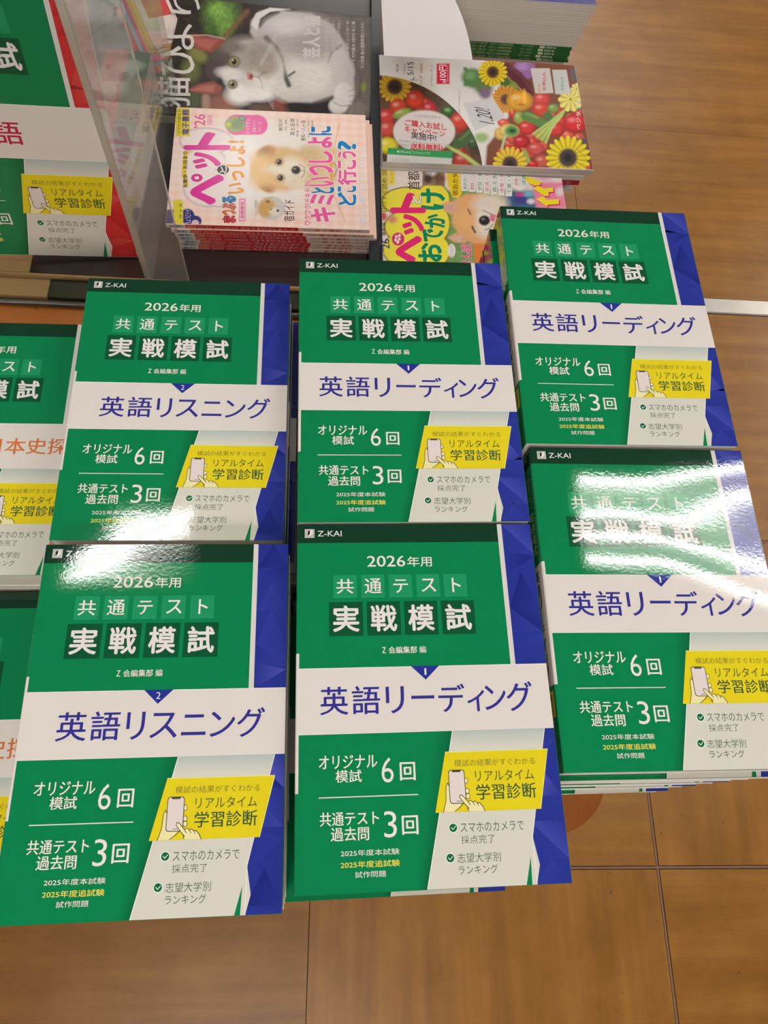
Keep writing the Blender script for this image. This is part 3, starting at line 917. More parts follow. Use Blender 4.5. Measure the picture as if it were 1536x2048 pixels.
def pink_art():
    A = Art()
    p = pk.picture(230, 290, (247, 206, 188))
    # gingham
    gu = (np.floor(p.U/7) % 2 == 0); gv = (np.floor(p.V/7) % 2 == 0)
    p.put(.45*(gu.astype(float)*.5+gv.astype(float)*.5), (255, 240, 232))
    p.blob(700, 420, 520, 300, (240, 230, 222), .22)
    p.blob(640, 430, 30, 260, (244, 236, 230), .5)
    # puppy
    for (x, y, rx, ry, a) in ((1080, 440, 150, 150, 0), (1120, 360, 130, 60, 0)):
        p.blob(x, y, rx, ry, (226, 200, 160), .25, a)
    p.blob(1010, 400, 90, 110, (214, 184, 142), .3)
    p.blob(845, 440, 165, 142, (222, 184, 132), .12)
    p.blob(740, 340, 70, 46, (196, 148, 92), .2, -30); p.blob(725, 335, 40, 24, (150, 108, 66), .4, -30)
    p.blob(745, 555, 62, 34, (206, 160, 104), .2, 25); p.blob(740, 565, 34, 16, (160, 118, 78), .4, 25)
    p.blob(700, 450, 90, 110, (236, 196, 140), .4)
    p.blob(905, 455, 95, 88, (238, 226, 206), .3)
    p.blob(860, 440, 120, 30, (238, 226, 204), .5)
    p.blob(940, 520, 60, 40, (232, 214, 186), .5)
    for (x, y) in ((826, 396), (835, 498)):
        p.blob(x, y, 30, 26, (190, 150, 104), .4); p.blob(x, y, 17, 18, (44, 32, 28), .25); p.blob(x-5, y-5, 4, 4, (220, 220, 220), .5)
    p.blob(934, 448, 30, 27, (58, 52, 54), .2); p.blob(925, 440, 10, 6, (140, 136, 136), .6)
    p.line([(955, 410), (985, 430), (992, 455), (985, 480), (968, 498)], 5, (120, 92, 74), .8, 3)
    p.line([(962, 450), (988, 455)], 4, (120, 92, 74), .8, 2)
    p.noise(5, 3, .05, np.exp(-(((p.X-900)/260)**2+((p.Y-440)/180)**2)**2))
    p.noise(14, 4, .07, np.exp(-(((p.X-900)/260)**2+((p.Y-440)/180)**2)**2))
    # leash and collar
    p.line([(1212, 150), (1180, 300), (1160, 430), (1165, 520), (1190, 640), (1250, 780)], 5, (232, 160, 80), .9)
    p.line([(1158, 400), (1160, 505)], 16, (238, 150, 50), .9, 4)
    p.line([(1175, 400), (1200, 440), (1178, 490)], 8, (110, 78, 62), .6, 5)
    # small round photograph
    p.blob(778, 692, 88, 76, (206, 200, 194), .05); p.blob(745, 690, 52, 62, (206, 158, 92), .25, 20); p.blob(800, 715, 36, 26, (228, 214, 196), .3)
    p.blob(818, 708, 9, 8, (50, 40, 36), .3); p.blob(775, 700, 5, 5, (60, 46, 36), .3); p.blob(755, 650, 12, 9, (120, 86, 60), .4)
    # pink oval with bird
    p.rect(535, 95, 700, 222, (232, 92, 162), 3); p.blob(545, 158, 62, 64, (232, 92, 162), .05); p.blob(695, 160, 58, 62, (232, 92, 162), .05)
    p.blob(545, 156, 66, 50, (150, 168, 110), .1); p.blob(560, 156, 40, 34, (120, 142, 92), .35); p.blob(502, 156, 16, 14, (214, 200, 80), .3)
    for k in range(5): p.line([(600, 122+k*9), (610, 122+k*9)], 3, (60, 66, 50), .8)
    p.blob(590, 116, 22, 18, (44, 50, 44), .12); p.blob(590, 116, 17, 13, (150, 160, 140), .2)
    # highlight-coloured backing of the big logo
    for (x, y, rx, ry) in ((360, 262, 165, 78), (350, 385, 130, 70), (370, 560, 150, 118), (300, 470, 90, 70), (440, 640, 40, 40)):
        p.blob(x, y, rx+8, ry+8, (206, 170, 176), .04)
    for (x, y, rx, ry) in ((360, 262, 165, 78), (350, 385, 130, 70), (370, 560, 150, 118), (300, 470, 90, 70), (440, 640, 40, 40)):
        p.blob(x, y, rx, ry, (242, 226, 222), .05)
    p.blob(560, 430, 80, 180, (242, 230, 226), .08)
    # corner badges
    p.rect(165, 52, 255, 232, (224, 206, 52), 1.5)
    for (x, y, rx, ry) in ((130, 760, 50, 60), (240, 745, 46, 50), (290, 775, 40, 36)): p.blob(x, y, rx, ry, (46, 40, 112), .05)
    p.blob(290, 790, 24, 24, (230, 190, 196), .1)
    p.rect(150, 650, 212, 800, (224, 206, 60), 2); p.blob(180, 655, 34, 18, (224, 206, 60), .1)
    for y in np.linspace(340, 540, 9): p.blob(232-14*math.sin((y-340)/200*3.1), y, 16, 16, (232, 200, 70), .2)
    p.rect(570, 630, 612, 776, (240, 130, 180), 3); p.rect(577, 640, 605, 768, (250, 214, 226), 2)
    pk.add_picture(A, p)
    R = lambda *a, **k: pk.rtext(A, *a, **k)
    R('ト', 232, 496, 212, 314, (218, 48, 150), .085)
    R('ッ', 284, 444, 340, 434, (218, 48, 150), .085)
    R('ヘ', 272, 462, 490, 658, (218, 48, 150), .10)
    ring_pts = pk.to_page([300], [498])
    A.disc(ring_pts[0][0], ring_pts[1][0], 7, 7.4, (218, 48, 150), 4); A.disc(ring_pts[0][0], ring_pts[1][0], 2.8, 3, (242, 226, 222), 4.5)
    R('いっしょ!', 492, 606, 262, 598, (232, 160, 66), .05)
    a, b = pk.to_page([468], [446]); A.disc(a[0], b[0], 7.6, 7.6, (34, 26, 28), 4)
    R('と', 448, 490, 424, 468, (238, 232, 228), .03, 5)
    R('\'26', 282, 352, 92, 178, (224, 70, 150), .01)
    R('年最新版', 364, 400, 96, 160, (232, 120, 170), .01)
    R('電子書籍', 205, 250, 62, 220, (70, 40, 120), .02)
    R('スマホで読める', 176, 198, 62, 215, (90, 80, 60), 0)
    R('お散歩・お泊まり', 210, 240, 330, 560, (70, 50, 40), .02)
    R('ドッグラン', 612, 640, 120, 212, (250, 232, 240), .02); R('特集ガイド', 655, 680, 130, 205, (250, 220, 234), 0); R('わんこ旅', 690, 712, 140, 200, (250, 220, 234), 0)
    for (ch, y0, y1, c) in (('ま', 742, 784, (214, 52, 60)), ('っ', 706, 736, (232, 120, 50)), ('ぷ', 664, 702, (232, 110, 90)), ('る', 616, 660, (60, 140, 200))):
        R(ch, 468, 545, y0, y1, c, .05, outline=(50, 44, 50), ow=.05)
    R('首都圏発', 580, 602, 650, 760, (214, 50, 110), .01)
    R('軽井沢', 822, 850, 122, 198, (96, 82, 78), 0); R('伊豆・箱根', 862, 876, 126, 196, (120, 104, 98), 0)
    R('富士五湖', 896, 926, 120, 226, (90, 76, 74), 0); R('蓼科・八ヶ岳', 966, 998, 130, 262, (90, 76, 74), 0)
    R('那須・日光・鬼怒川', 1008, 1020, 128, 240, (120, 104, 98), 0); R('清里・房総・伊勢志摩', 1032, 1046, 130, 270, (120, 104, 98), 0); R('草津・信州', 938, 950, 126, 236, (120, 104, 98), 0)
    R('宿ガイド', 856, 926, 640, 775, (52, 40, 42), .01)
    R('ペット大満足!', 668, 690, 640, 748, (90, 76, 74), 0)
    R('ワクワク!ドキドキ!', 988, 1030, 520, 798, (232, 96, 160), .02)
    for (ch, y0, y1, c) in (('キ', 690, 776, (236, 92, 160)), ('ミ', 606, 668, (236, 92, 160)), ('と', 560, 596, (30, 120, 186)), ('い', 494, 550, (236, 92, 160)), ('っ', 420, 480, (236, 92, 160)), ('し', 330, 400, (236, 92, 160)), ('ょ', 240, 304, (236, 92, 160)), ('に', 172, 224, (30, 120, 186))):
        sl = (700-y0)*.04
        R(ch, 1058-sl-(16 if ch in 'とに' else 24), 1180-sl, y0, y1, c, .065, outline=(244, 232, 228), ow=.05)
    for (ch, y0, y1, c) in (('ど', 594, 672, (24, 126, 190)), ('こ', 552, 588, (24, 126, 190)), ('行', 452, 540, (236, 92, 160)), ('こ', 386, 440, (236, 92, 160)), ('う', 330, 372, (236, 92, 160)), ('?', 264, 316, (24, 126, 190))):
        R(ch, 1204, 1316, y0, y1, c, .06, outline=(244, 236, 232), ow=.05)
    R('人気スポット・温泉・グルメ・カフェ・グランピング', 1338, 1378, 310, 800, (28, 96, 166), .03, outline=(240, 236, 236), ow=.05)
    R('ちょうどイイ!', 222, 262, 700, 792, (226, 220, 236), .01); R('サイズ', 186, 206, 660, 760, (60, 50, 50), .01)
    return A


RDS = (188, 34, 40)
pink_segs = [(0, 24, (206, 196, 190), (247, 206, 188)), (24, 38, (198, 86, 70), (247, 206, 188)), (38, 166, RDS, (247, 206, 188)), (166, PH, (220, 196, 186), (247, 206, 188))]
pink_rows = [('書籍', 4, 20, 1.0, 4.9, (70, 110, 150), .02, 'run'), ('お出かけ', 26, 37, 1.2, 4.6, (230, 180, 160), .02, 'run'),
             ('□□□', 40, 56, 1.2, 4.6, (226, 168, 156), .04, 'run'), ('>愛犬と行く旅の宿と遊び場<', 60, 90, 1.4, 4.2, (226, 176, 168), .01, 'run'),
             ('ペットといっしょー', 93, 152, .8, 5.0, (236, 224, 220), .02, 'run'), ('26', 157, 161, 1.2, 4.6, (196, 150, 140), .02, 'run'),
             ('○○', 172, 184, 1.2, 4.6, (150, 90, 80), 0, 'run'), ('電子書籍', 186, 222, 1.0, 4.8, (190, 60, 60), .03, 'run'), ('昭文社', 232, 246, 1.8, 4.0, (70, 60, 60), .01, 'run')]
pink_rows = [r for r in pink_rows if r[0] != '昭文社'] + [('旅 文 庫', 230, 246, 1.8, 4.0, (80, 66, 62), .01, 'run')]
A_pink = pink_art()
pk_cover = mag_cover('cover_pet_travel', A_pink, PW, PH, PT, pink_segs, pink_rows)
PL = Art(); PL.rect(.8, .1, PW-.1, PH-.1, (247, 206, 188), 1)
pk_plain = mag_cover('cover_pet_travel_lower', PL, PW, PH, PT, pink_segs, pink_rows)
pk_pages = pages_mesh('pages_pet_travel', PW, PH, PT, .4, .25)
TRAYZ = CAMZ-.785
poff = [(0, 0), (.006, -.0025), (.010, -.003), (.011, -.003), (.0155, -.003), (.013, -.0025), (.012, -.003)]
pn = 7; ph = .0398/pn
for k in range(pn):                 # k below the top
    dx, dy = poff[k]
    nm = ['', 'second', 'third', 'fourth', 'fifth', 'sixth', 'lowest'][k]
    magazine('pet_travel_magazine', pk_cover if k == 0 else pk_plain, pk_pages, -.0925+dx, .7975+dy, TRAYZ+(pn-1-k)*ph, 2.1,
             'pink checked pet travel magazine with a puppy, on top of its pile' if k == 0 else 'pink pet travel magazine with red spine, %s in the pile' % nm,
             'magazine', 'pink pet travel magazines in one pile')

# ---- cat magazine
KW, KH, KT = 246., 297., 4.0
kt = Page(-.1045, 1.0275, -.768, -2.6, KW, KH, 2.648, 200, 0)


def cat_art():
    A = Art()
    p = kt.picture(250, 310, (50, 38, 32))
    p.noise(60, 40, .35)
    p.blob(640, 70, 95, 100, (84, 116, 50), .35); p.blob(655, 120, 50, 70, (108, 146, 58), .4); p.blob(620, 50, 46, 34, (128, 164, 70), .5); p.blob(590, 150, 40, 30, (70, 100, 40), .5)
    p.blob(520, 290, 55, 35, (124, 122, 66), .4, 30); p.blob(480, 370, 50, 60, (96, 100, 54), .4); p.blob(500, 530, 40, 60, (70, 80, 44), .5)
    p.line([(780, 60), (660, 190)], 26, (120, 84, 52), .8, 8)
    p.noise(9, 14, .3, (p.X < 760).astype(float)*(p.Y < 200))
    p.blob(640, 560, 90, 60, (134, 76, 56), .3); p.blob(560, 540, 20, 60, (170, 130, 112), .4); p.blob(960, 560, 60, 46, (128, 66, 52), .3); p.blob(860, 580, 60, 30, (90, 56, 44), .4)
    # stone ground at the right
    p.poly([(1280, 120), (1460, 90), (1470, 620), (1180, 640), (1250, 560), (1340, 500), (1330, 300)], (122, 112, 104), 14)
    p.poly([(1060, 60), (1460, 90), (1460, 330), (1230, 300)], (108, 98, 92), 24)
    p.noise(12, 30, .16, (p.X > 1150).astype(float)); p.noise(5, 5, .1, (p.X > 1150).astype(float))
    p.blob(1395, 460, 14, 22, (150, 160, 60), .5); p.line([(1345, 330), (1385, 400), (1370, 520)], 8, (86, 78, 70), .6, 5)
    # black patches behind the chest
    p.blob(1050, 560, 70, 40, (34, 28, 28), .3); p.blob(1165, 570, 60, 44, (38, 32, 32), .3)
    # body
    p.poly([(795, 170), (800, 110), (840, 62), (900, 46), (1000, 60), (1120, 70), (1230, 130), (1300, 230), (1330, 330), (1340, 420), (1240, 500), (1120, 540), (1000, 540), (930, 500), (900, 300), (820, 210)], (186, 178, 172), 7)
    p.poly([(826, 100), (850, 62), (930, 46), (960, 66), (880, 110), (846, 150)], (48, 42, 44), 5)
    p.poly([(800, 130), (826, 70), (900, 40), (1010, 48), (900, 62), (850, 96), (830, 160)], (224, 218, 212), 4)
    p.blob(1060, 200, 150, 110, (172, 162, 156), .5); p.blob(1110, 400, 150, 110, (222, 214, 206), .4); p.blob(980, 440, 80, 80, (214, 206, 198), .4)
    p.blob(1120, 250, 90, 60, (160, 150, 144), .6); p.blob(1000, 130, 110, 50, (212, 206, 202), .5)
    p.line([(1210, 330), (1230, 280), (1275, 240)], 10, (96, 86, 80), .7, 6)
    # front legs and paws
    p.poly([(1210, 330), (1240, 270), (1290, 260), (1340, 340), (1350, 500), (1330, 550), (1280, 560), (1250, 500), (1230, 420)], (206, 198, 192), 8)
    p.blob(1290, 500, 52, 62, (226, 220, 214), .15); p.blob(1262, 560, 50, 42, (218, 212, 206), .15)
    for y in (480, 510, 538): p.line([(1318, y), (1342, y-6)], 4, (130, 118, 110), .7, 3)
    p.line([(1236, 540), (1280, 562), (1320, 556)], 5, (104, 92, 86), .7, 4)
    # collar and tag
    p.line([(880, 200), (930, 250), (960, 320), (975, 390), (1000, 450)], 26, (64, 66, 56), .95, 7); p.line([(1000, 400), (1030, 380)], 12, (60, 62, 50), .9, 4); p.blob(1008, 412, 8, 8, (190, 190, 180), .4)
    # head
    p.blob(810, 370, 165, 160, (206, 198, 190), .07); p.blob(760, 300, 120, 90, (176, 166, 158), .4); p.blob(850, 300, 90, 90, (150, 138, 130), .5)
    p.blob(640, 300, 60, 66, (84, 74, 68), .3, 20); p.blob(600, 370, 44, 54, (74, 64, 60), .3, -10); p.blob(700, 250, 60, 34, (120, 108, 100), .5)
    p.blob(690, 390, 70, 30, (222, 214, 208), .4, 10); p.blob(740, 500, 70, 50, (240, 234, 228), .4)
    p.poly([(458, 200), (480, 178), (560, 186), (668, 204), (640, 240), (588, 280), (520, 260)], (140, 74, 62), 6); p.poly([(480, 196), (620, 212), (580, 262), (520, 244)], (176, 96, 84), 10)
    p.line([(462, 190), (560, 184), (660, 204)], 5, (206, 190, 180), .8, 3)
    p.poly([(458, 478), (520, 444), (600, 430), (650, 460), (640, 494), (560, 500)], (138, 74, 62), 6); p.poly([(480, 478), (540, 454), (610, 450), (600, 488)], (182, 104, 92), 8)
    # cheeks, muzzle
    p.blob(860, 430, 70, 66, (222, 214, 206), .35); p.blob(875, 360, 56, 50, (162, 146, 136), .45); p.blob(850, 500, 70, 34, (232, 226, 220), .4)
    for (x, y, r) in ((710, 326, 26), (702, 446, 20)):
        p.blob(x, y, r+7, r+5, (90, 80, 72), .25); p.blob(x, y, r, r-2, (146, 136, 84), .15); p.blob(x, y, r*.5, r*.62, (30, 26, 24), .2); p.blob(x-6, y-8, 4, 4, (230, 230, 226), .4)
    p.poly([(776, 388), (796, 380), (818, 402), (804, 426), (782, 420)], (196, 128, 122), 4); p.blob(800, 404, 8, 12, (110, 60, 58), .5)
    p.line([(818, 404), (840, 408), (862, 384), (880, 380)], 4, (110, 88, 82), .8, 3); p.line([(840, 408), (856, 440), (862, 470)], 4, (120, 98, 92), .7, 3)
    for k in range(6):
        p.line([(850, 440+k*6), (920, 500+k*16)], 1.6, (236, 232, 228), .6, 1.6); p.line([(850, 350-k*5), (930, 240-k*12)], 1.6, (226, 222, 218), .5, 1.6)
    hm = np.exp(-(((p.X-950)/430)**2+((p.Y-330)/240)**2)**3)
    p.noise(8, 3, .06, hm); p.noise(26, 10, .06, hm)
    kt.add_picture(A, p)
    R = lambda *a, **k: kt.rtext(A, *a, **k)
    WH = (214, 206, 198)
    R('猫', 290, 478, 408, 568, WH, .01); R('び', 296, 500, 236, 398, WH, .01); R('よ', 330, 498, 128, 262, WH, .01); R('り', 380, 530, -46, 74, WH, .01)
    R('芸人と猫', 1076, 1166, 86, 304, (206, 198, 194), .06)
    R('サンド ロングコートダディ', 1192, 1210, 96, 326, (196, 188, 182), .01); R('マヂカル ラブリー', 1228, 1244, 102, 270, (196, 188, 182), .01)
    R('ユーバーちゃん 銀シャリ 10ねこ', 1256, 1274, 104, 366, (200, 192, 186), .01)
    R('麒麟児・大谷 相方コンビの一日', 1302, 1320, 112, 384, (206, 198, 192), .02); R('真鍋あや子 竹内直太 NEWS ねこ部', 1332, 1352, 112, 404, (210, 202, 196), .02)
    R('ネコ特集 猫の健康管理ひろかわ', 1380, 1400, 118, 362, (206, 198, 192), .02)
    return A


DK = (52, 42, 36)
kt_cover = mag_cover('cover_cat', cat_art(), KW, KH, KT, [(0, KH, (70, 62, 56), DK)])
kp = Art(); kp.rect(.8, .1, KW-.1, KH-.1, (120, 112, 106), 1)
kt_plain = mag_cover('cover_cat_lower', kp, KW, KH, KT, [(0, KH, (176, 168, 160), (110, 102, 96))])
kt_pages = pages_mesh('pages_cat', KW, KH, KT, .4, .25)
kh = .017/4
for k in range(4):
    magazine('cat_magazine', kt_cover if k == 0 else kt_plain, kt_pages, -.1045+(0, -.002, .001, -.001)[k], 1.0275, TRAYZ+(3-k)*kh, -2.6,
             'dark magazine with a grey and white cat photo, on top of its pile' if k == 0 else 'cat magazine hidden below, %s of its pile' % ('', 'second', 'third', 'lowest')[k],
             'magazine', 'cat magazines in one pile')

# ---- pet outing magazine with akita, right of the divider
OW, OH, OT = 205., 257., 5.8
od = Page(.1865, .7325, -.77, 1.2, OW, OH, 3.339, 740, 100)


def oden_art():
    A = Art()
    p = od.picture(230, 290, (232, 216, 206))
    p.rect(480, 930, 900, 1440, (112, 146, 86), 20); p.noise(40, 30, .25, ((p.X > 480) & (p.Y > 900)).astype(float)); p.blob(900, 960, 90, 30, (120, 150, 70), .5)
    p.rect(900, 940, 1120, 1060, (58, 92, 120), 12); p.blob(1010, 1000, 60, 30, (60, 60, 130), .4); p.blob(1060, 960, 40, 20, (120, 170, 190), .5); p.blob(1000, 965, 26, 14, (190, 60, 120), .4); p.blob(1075, 1010, 26, 18, (220, 210, 214), .4)
    p.poly([(1070, 800), (1320, 800), (1330, 1060), (1110, 1060)], (232, 130, 160), 10); p.rect(1080, 800, 1320, 880, (240, 222, 220), 14); p.blob(1160, 840, 60, 26, (232, 150, 180), .5); p.blob(1268, 945, 26, 30, (226, 206, 206), .4)
    # yellow strip at the head
    p.rect(66, 700, 122, 1080, (226, 206, 96), 2); p.rect(124, 740, 168, 900, (240, 214, 90), 3)
    # backing of big type
    for (x, y, rx, ry) in ((250, 1010, 165, 90), (270, 1180, 170, 110), (260, 1330, 170, 120), (420, 1000, 110, 110), (440, 1160, 90, 120), (420, 1340, 110, 110)): p.blob(x, y, rx+8, ry+8, (110, 90, 40), .03)
    for (x, y, rx, ry) in ((250, 1010, 165, 90), (270, 1180, 170, 110), (260, 1330, 170, 120), (420, 1000, 110, 110), (440, 1160, 90, 120), (420, 1340, 110, 110)): p.blob(x, y, rx, ry, (238, 222, 70), .04)
    # small photo and yellow flag
    p.rect(350, 740, 500, 905, (150, 120, 96), 3); p.blob(410, 800, 40, 46, (214, 210, 206), .3); p.blob(390, 860, 30, 30, (70, 54, 48), .4); p.blob(460, 860, 40, 34, (110, 80, 60), .4); p.blob(440, 780, 26, 30, (60, 70, 90), .4); p.noise(14, 14, .35, ((p.X > 350) & (p.X < 500) & (p.Y < 905)).astype(float))
    p.poly([(505, 740), (590, 740), (614, 960), (590, 990), (550, 980), (520, 900)], (240, 204, 40), 3)
    # white label columns
    for i in range(9):
        x = 612+49*i; p.rect(x, 730, x+42, 940+6*i if i < 7 else 920, (236, 230, 224), 2)
    # akita head
    p.poly([(560, 1000), (640, 960), (760, 960), (900, 1030), (900, 1250), (820, 1300), (700, 1300), (600, 1250), (545, 1150)], (226, 168, 112), 10)
    p.poly([(440, 1040), (520, 1010), (600, 1010), (600, 1080), (540, 1100)], (222, 170, 126), 5); p.poly([(460, 1045), (560, 1030), (560, 1075)], (212, 160, 150), 6)
    p.poly([(515, 1250), (590, 1215), (660, 1240), (640, 1290), (560, 1285)], (218, 166, 124), 5); p.poly([(535, 1255), (620, 1240), (600, 1278)], (216, 180, 170), 6)
    p.poly([(690, 1290), (800, 1300), (770, 1440), (700, 1440)], (222, 130, 60), 8); p.blob(800, 1360, 40, 70, (206, 198, 192), .3)
    p.blob(800, 1030, 110, 70, (226, 208, 190), .4); p.blob(800, 1200, 90, 60, (228, 212, 196), .4); p.blob(780, 1130, 80, 70, (232, 220, 206), .3); p.blob(640, 1130, 60, 60, (232, 176, 118), .5)
    p.blob(764, 1138, 38, 34, (44, 34, 36), .15); p.blob(755, 1128, 12, 8, (120, 110, 112), .5)
    p.line([(655, 1062), (665, 1085), (672, 1096)], 9, (52, 34, 30), .9, 3); p.line([(684, 1180), (692, 1200), (702, 1216)], 14, (60, 38, 32), .9, 4)
    p.line([(755, 1070), (800, 1090), (850, 1110)], 6, (70, 50, 46), .8, 3); p.line([(770, 1200), (800, 1190), (820, 1160)], 6, (70, 50, 46), .8, 3); p.poly([(800, 1092), (840, 1110), (830, 1150), (806, 1140)], (222, 110, 130), 4)
    p.noise(6, 3, .06, (p.X > 540).astype(float)*(p.Y > 950))
    for y in (1262,): p.blob(188, y, 42, 44, (214, 40, 100), .05)
    for (x, y) in ((196, 1262), (176, 1246), (172, 1268), (186, 1282), (196, 1238)): p.blob(x, y, 9, 10, (240, 228, 224), .2)
    p.blob(545, 1340, 26, 46, (236, 232, 226), .08); p.blob(150, 1130, 30, 26, (214, 140, 110), .5); p.blob(90, 1110, 22, 26, (206, 90, 90), .3)
    od.add_picture(A, p)
    R = lambda *a, **k: od.rtext(A, *a, **k)
    MG = (222, 40, 110); GR = (0, 128, 92)
    R('ト', 150, 358, 960, 1082, MG, .09); R('ッ', 224, 354, 1102, 1226, MG, .08); R('ヘ', 184, 336, 1254, 1410, MG, .11)
    R('と', 276, 340, 972, 1022, (240, 236, 230), .06, outline=(70, 50, 40), ow=.04)
    R('お', 328, 474, 1292, 1410, GR, .05); R('で', 356, 486, 1196, 1276, GR, .05); R('か', 370, 496, 1098, 1184, GR, .05); R('け', 346, 496, 930, 1062, GR, .05)
    R('首都圏別', 252, 332, 690, 932, (70, 58, 56), .01)
    R('宿泊カタログ', 550, 588, 745, 972, (86, 60, 20), .01)
    for i, s in enumerate(('軽井沢・草津', '蓼科・八ヶ岳', '伊豆・箱根', '那須・日光', '富士五湖', '清里・甲府', '千葉・房総', '伊勢・志摩', '淡路島')):
        x = 618+49*i
        R(s, x+4, x+30, 780, 930+5*i if i < 7 else 905, (40, 120, 96) if i % 2 == 0 else (206, 70, 110), 0)
    R('日付すぐ読め 200円', 78, 112, 745, 1080, (96, 70, 40), 0); R('マップアプリ', 138, 156, 750, 890, (150, 100, 40), 0)
    R('\'26', 74, 130, 1262, 1340, (40, 40, 120), .01); R('最新版', 80, 104, 1150, 1240, (60, 50, 60), .01)
    R('さんぽ!', 606, 678, 1296, 1440, (226, 70, 120), .05, outline=(240, 236, 232), ow=.04); R('グランピング', 534, 554, 1304, 1384, (70, 60, 60), 0)
    for q in ([(1090, 925), (1120, 905), (1160, 925), (1220, 918), (1225, 945), (1190, 950), (1195, 975), (1165, 975)],
              [(1112, 995), (1150, 975), (1180, 1000), (1260, 995), (1262, 1028), (1190, 1032), (1180, 1045)],
              [(1030, 850), (1060, 845), (1140, 880), (1140, 900), (1100, 905), (1060, 890)]):
        od.spoly(A, [(x+8, y+8) for x, y in q], (190, 50, 80), 3); od.spoly(A, q, (244, 216, 40), 4)
    return A


od_cover = mag_cover('cover_pet_outing', oden_art(), OW, OH, OT, [(0, OH, (226, 200, 60), (232, 216, 206))])
op_ = Art(); op_.rect(.8, .1, OW-.1, OH-.1, (226, 180, 180), 1)
od_plain = mag_cover('cover_pet_outing_lower', op_, OW, OH, OT, [(0, OH, (226, 200, 60), (226, 180, 180))])
od_pages = pages_mesh('pages_pet_outing', OW, OH, OT, .4, .25)
for k in range(5):
    magazine('pet_outing_magazine', od_cover if k == 0 else od_plain, od_pages, .1865, .7325, TABZ+(4-k)*.006, 1.2,
             'pet outing magazine with smiling tan dog and yellow lettering, on top of its pile' if k == 0 else 'pet outing magazine below, %s of its pile' % ('', 'second', 'third', 'fourth', 'lowest')[k],
             'magazine', 'pet outing magazines in one pile')

# ---- vegetable gift catalogue
VW, VH, VT = 212., 297., 9.0
vg = Page(.2035, .9435, -.757, 1.7, VW, VH, 3.339, 740, 100)


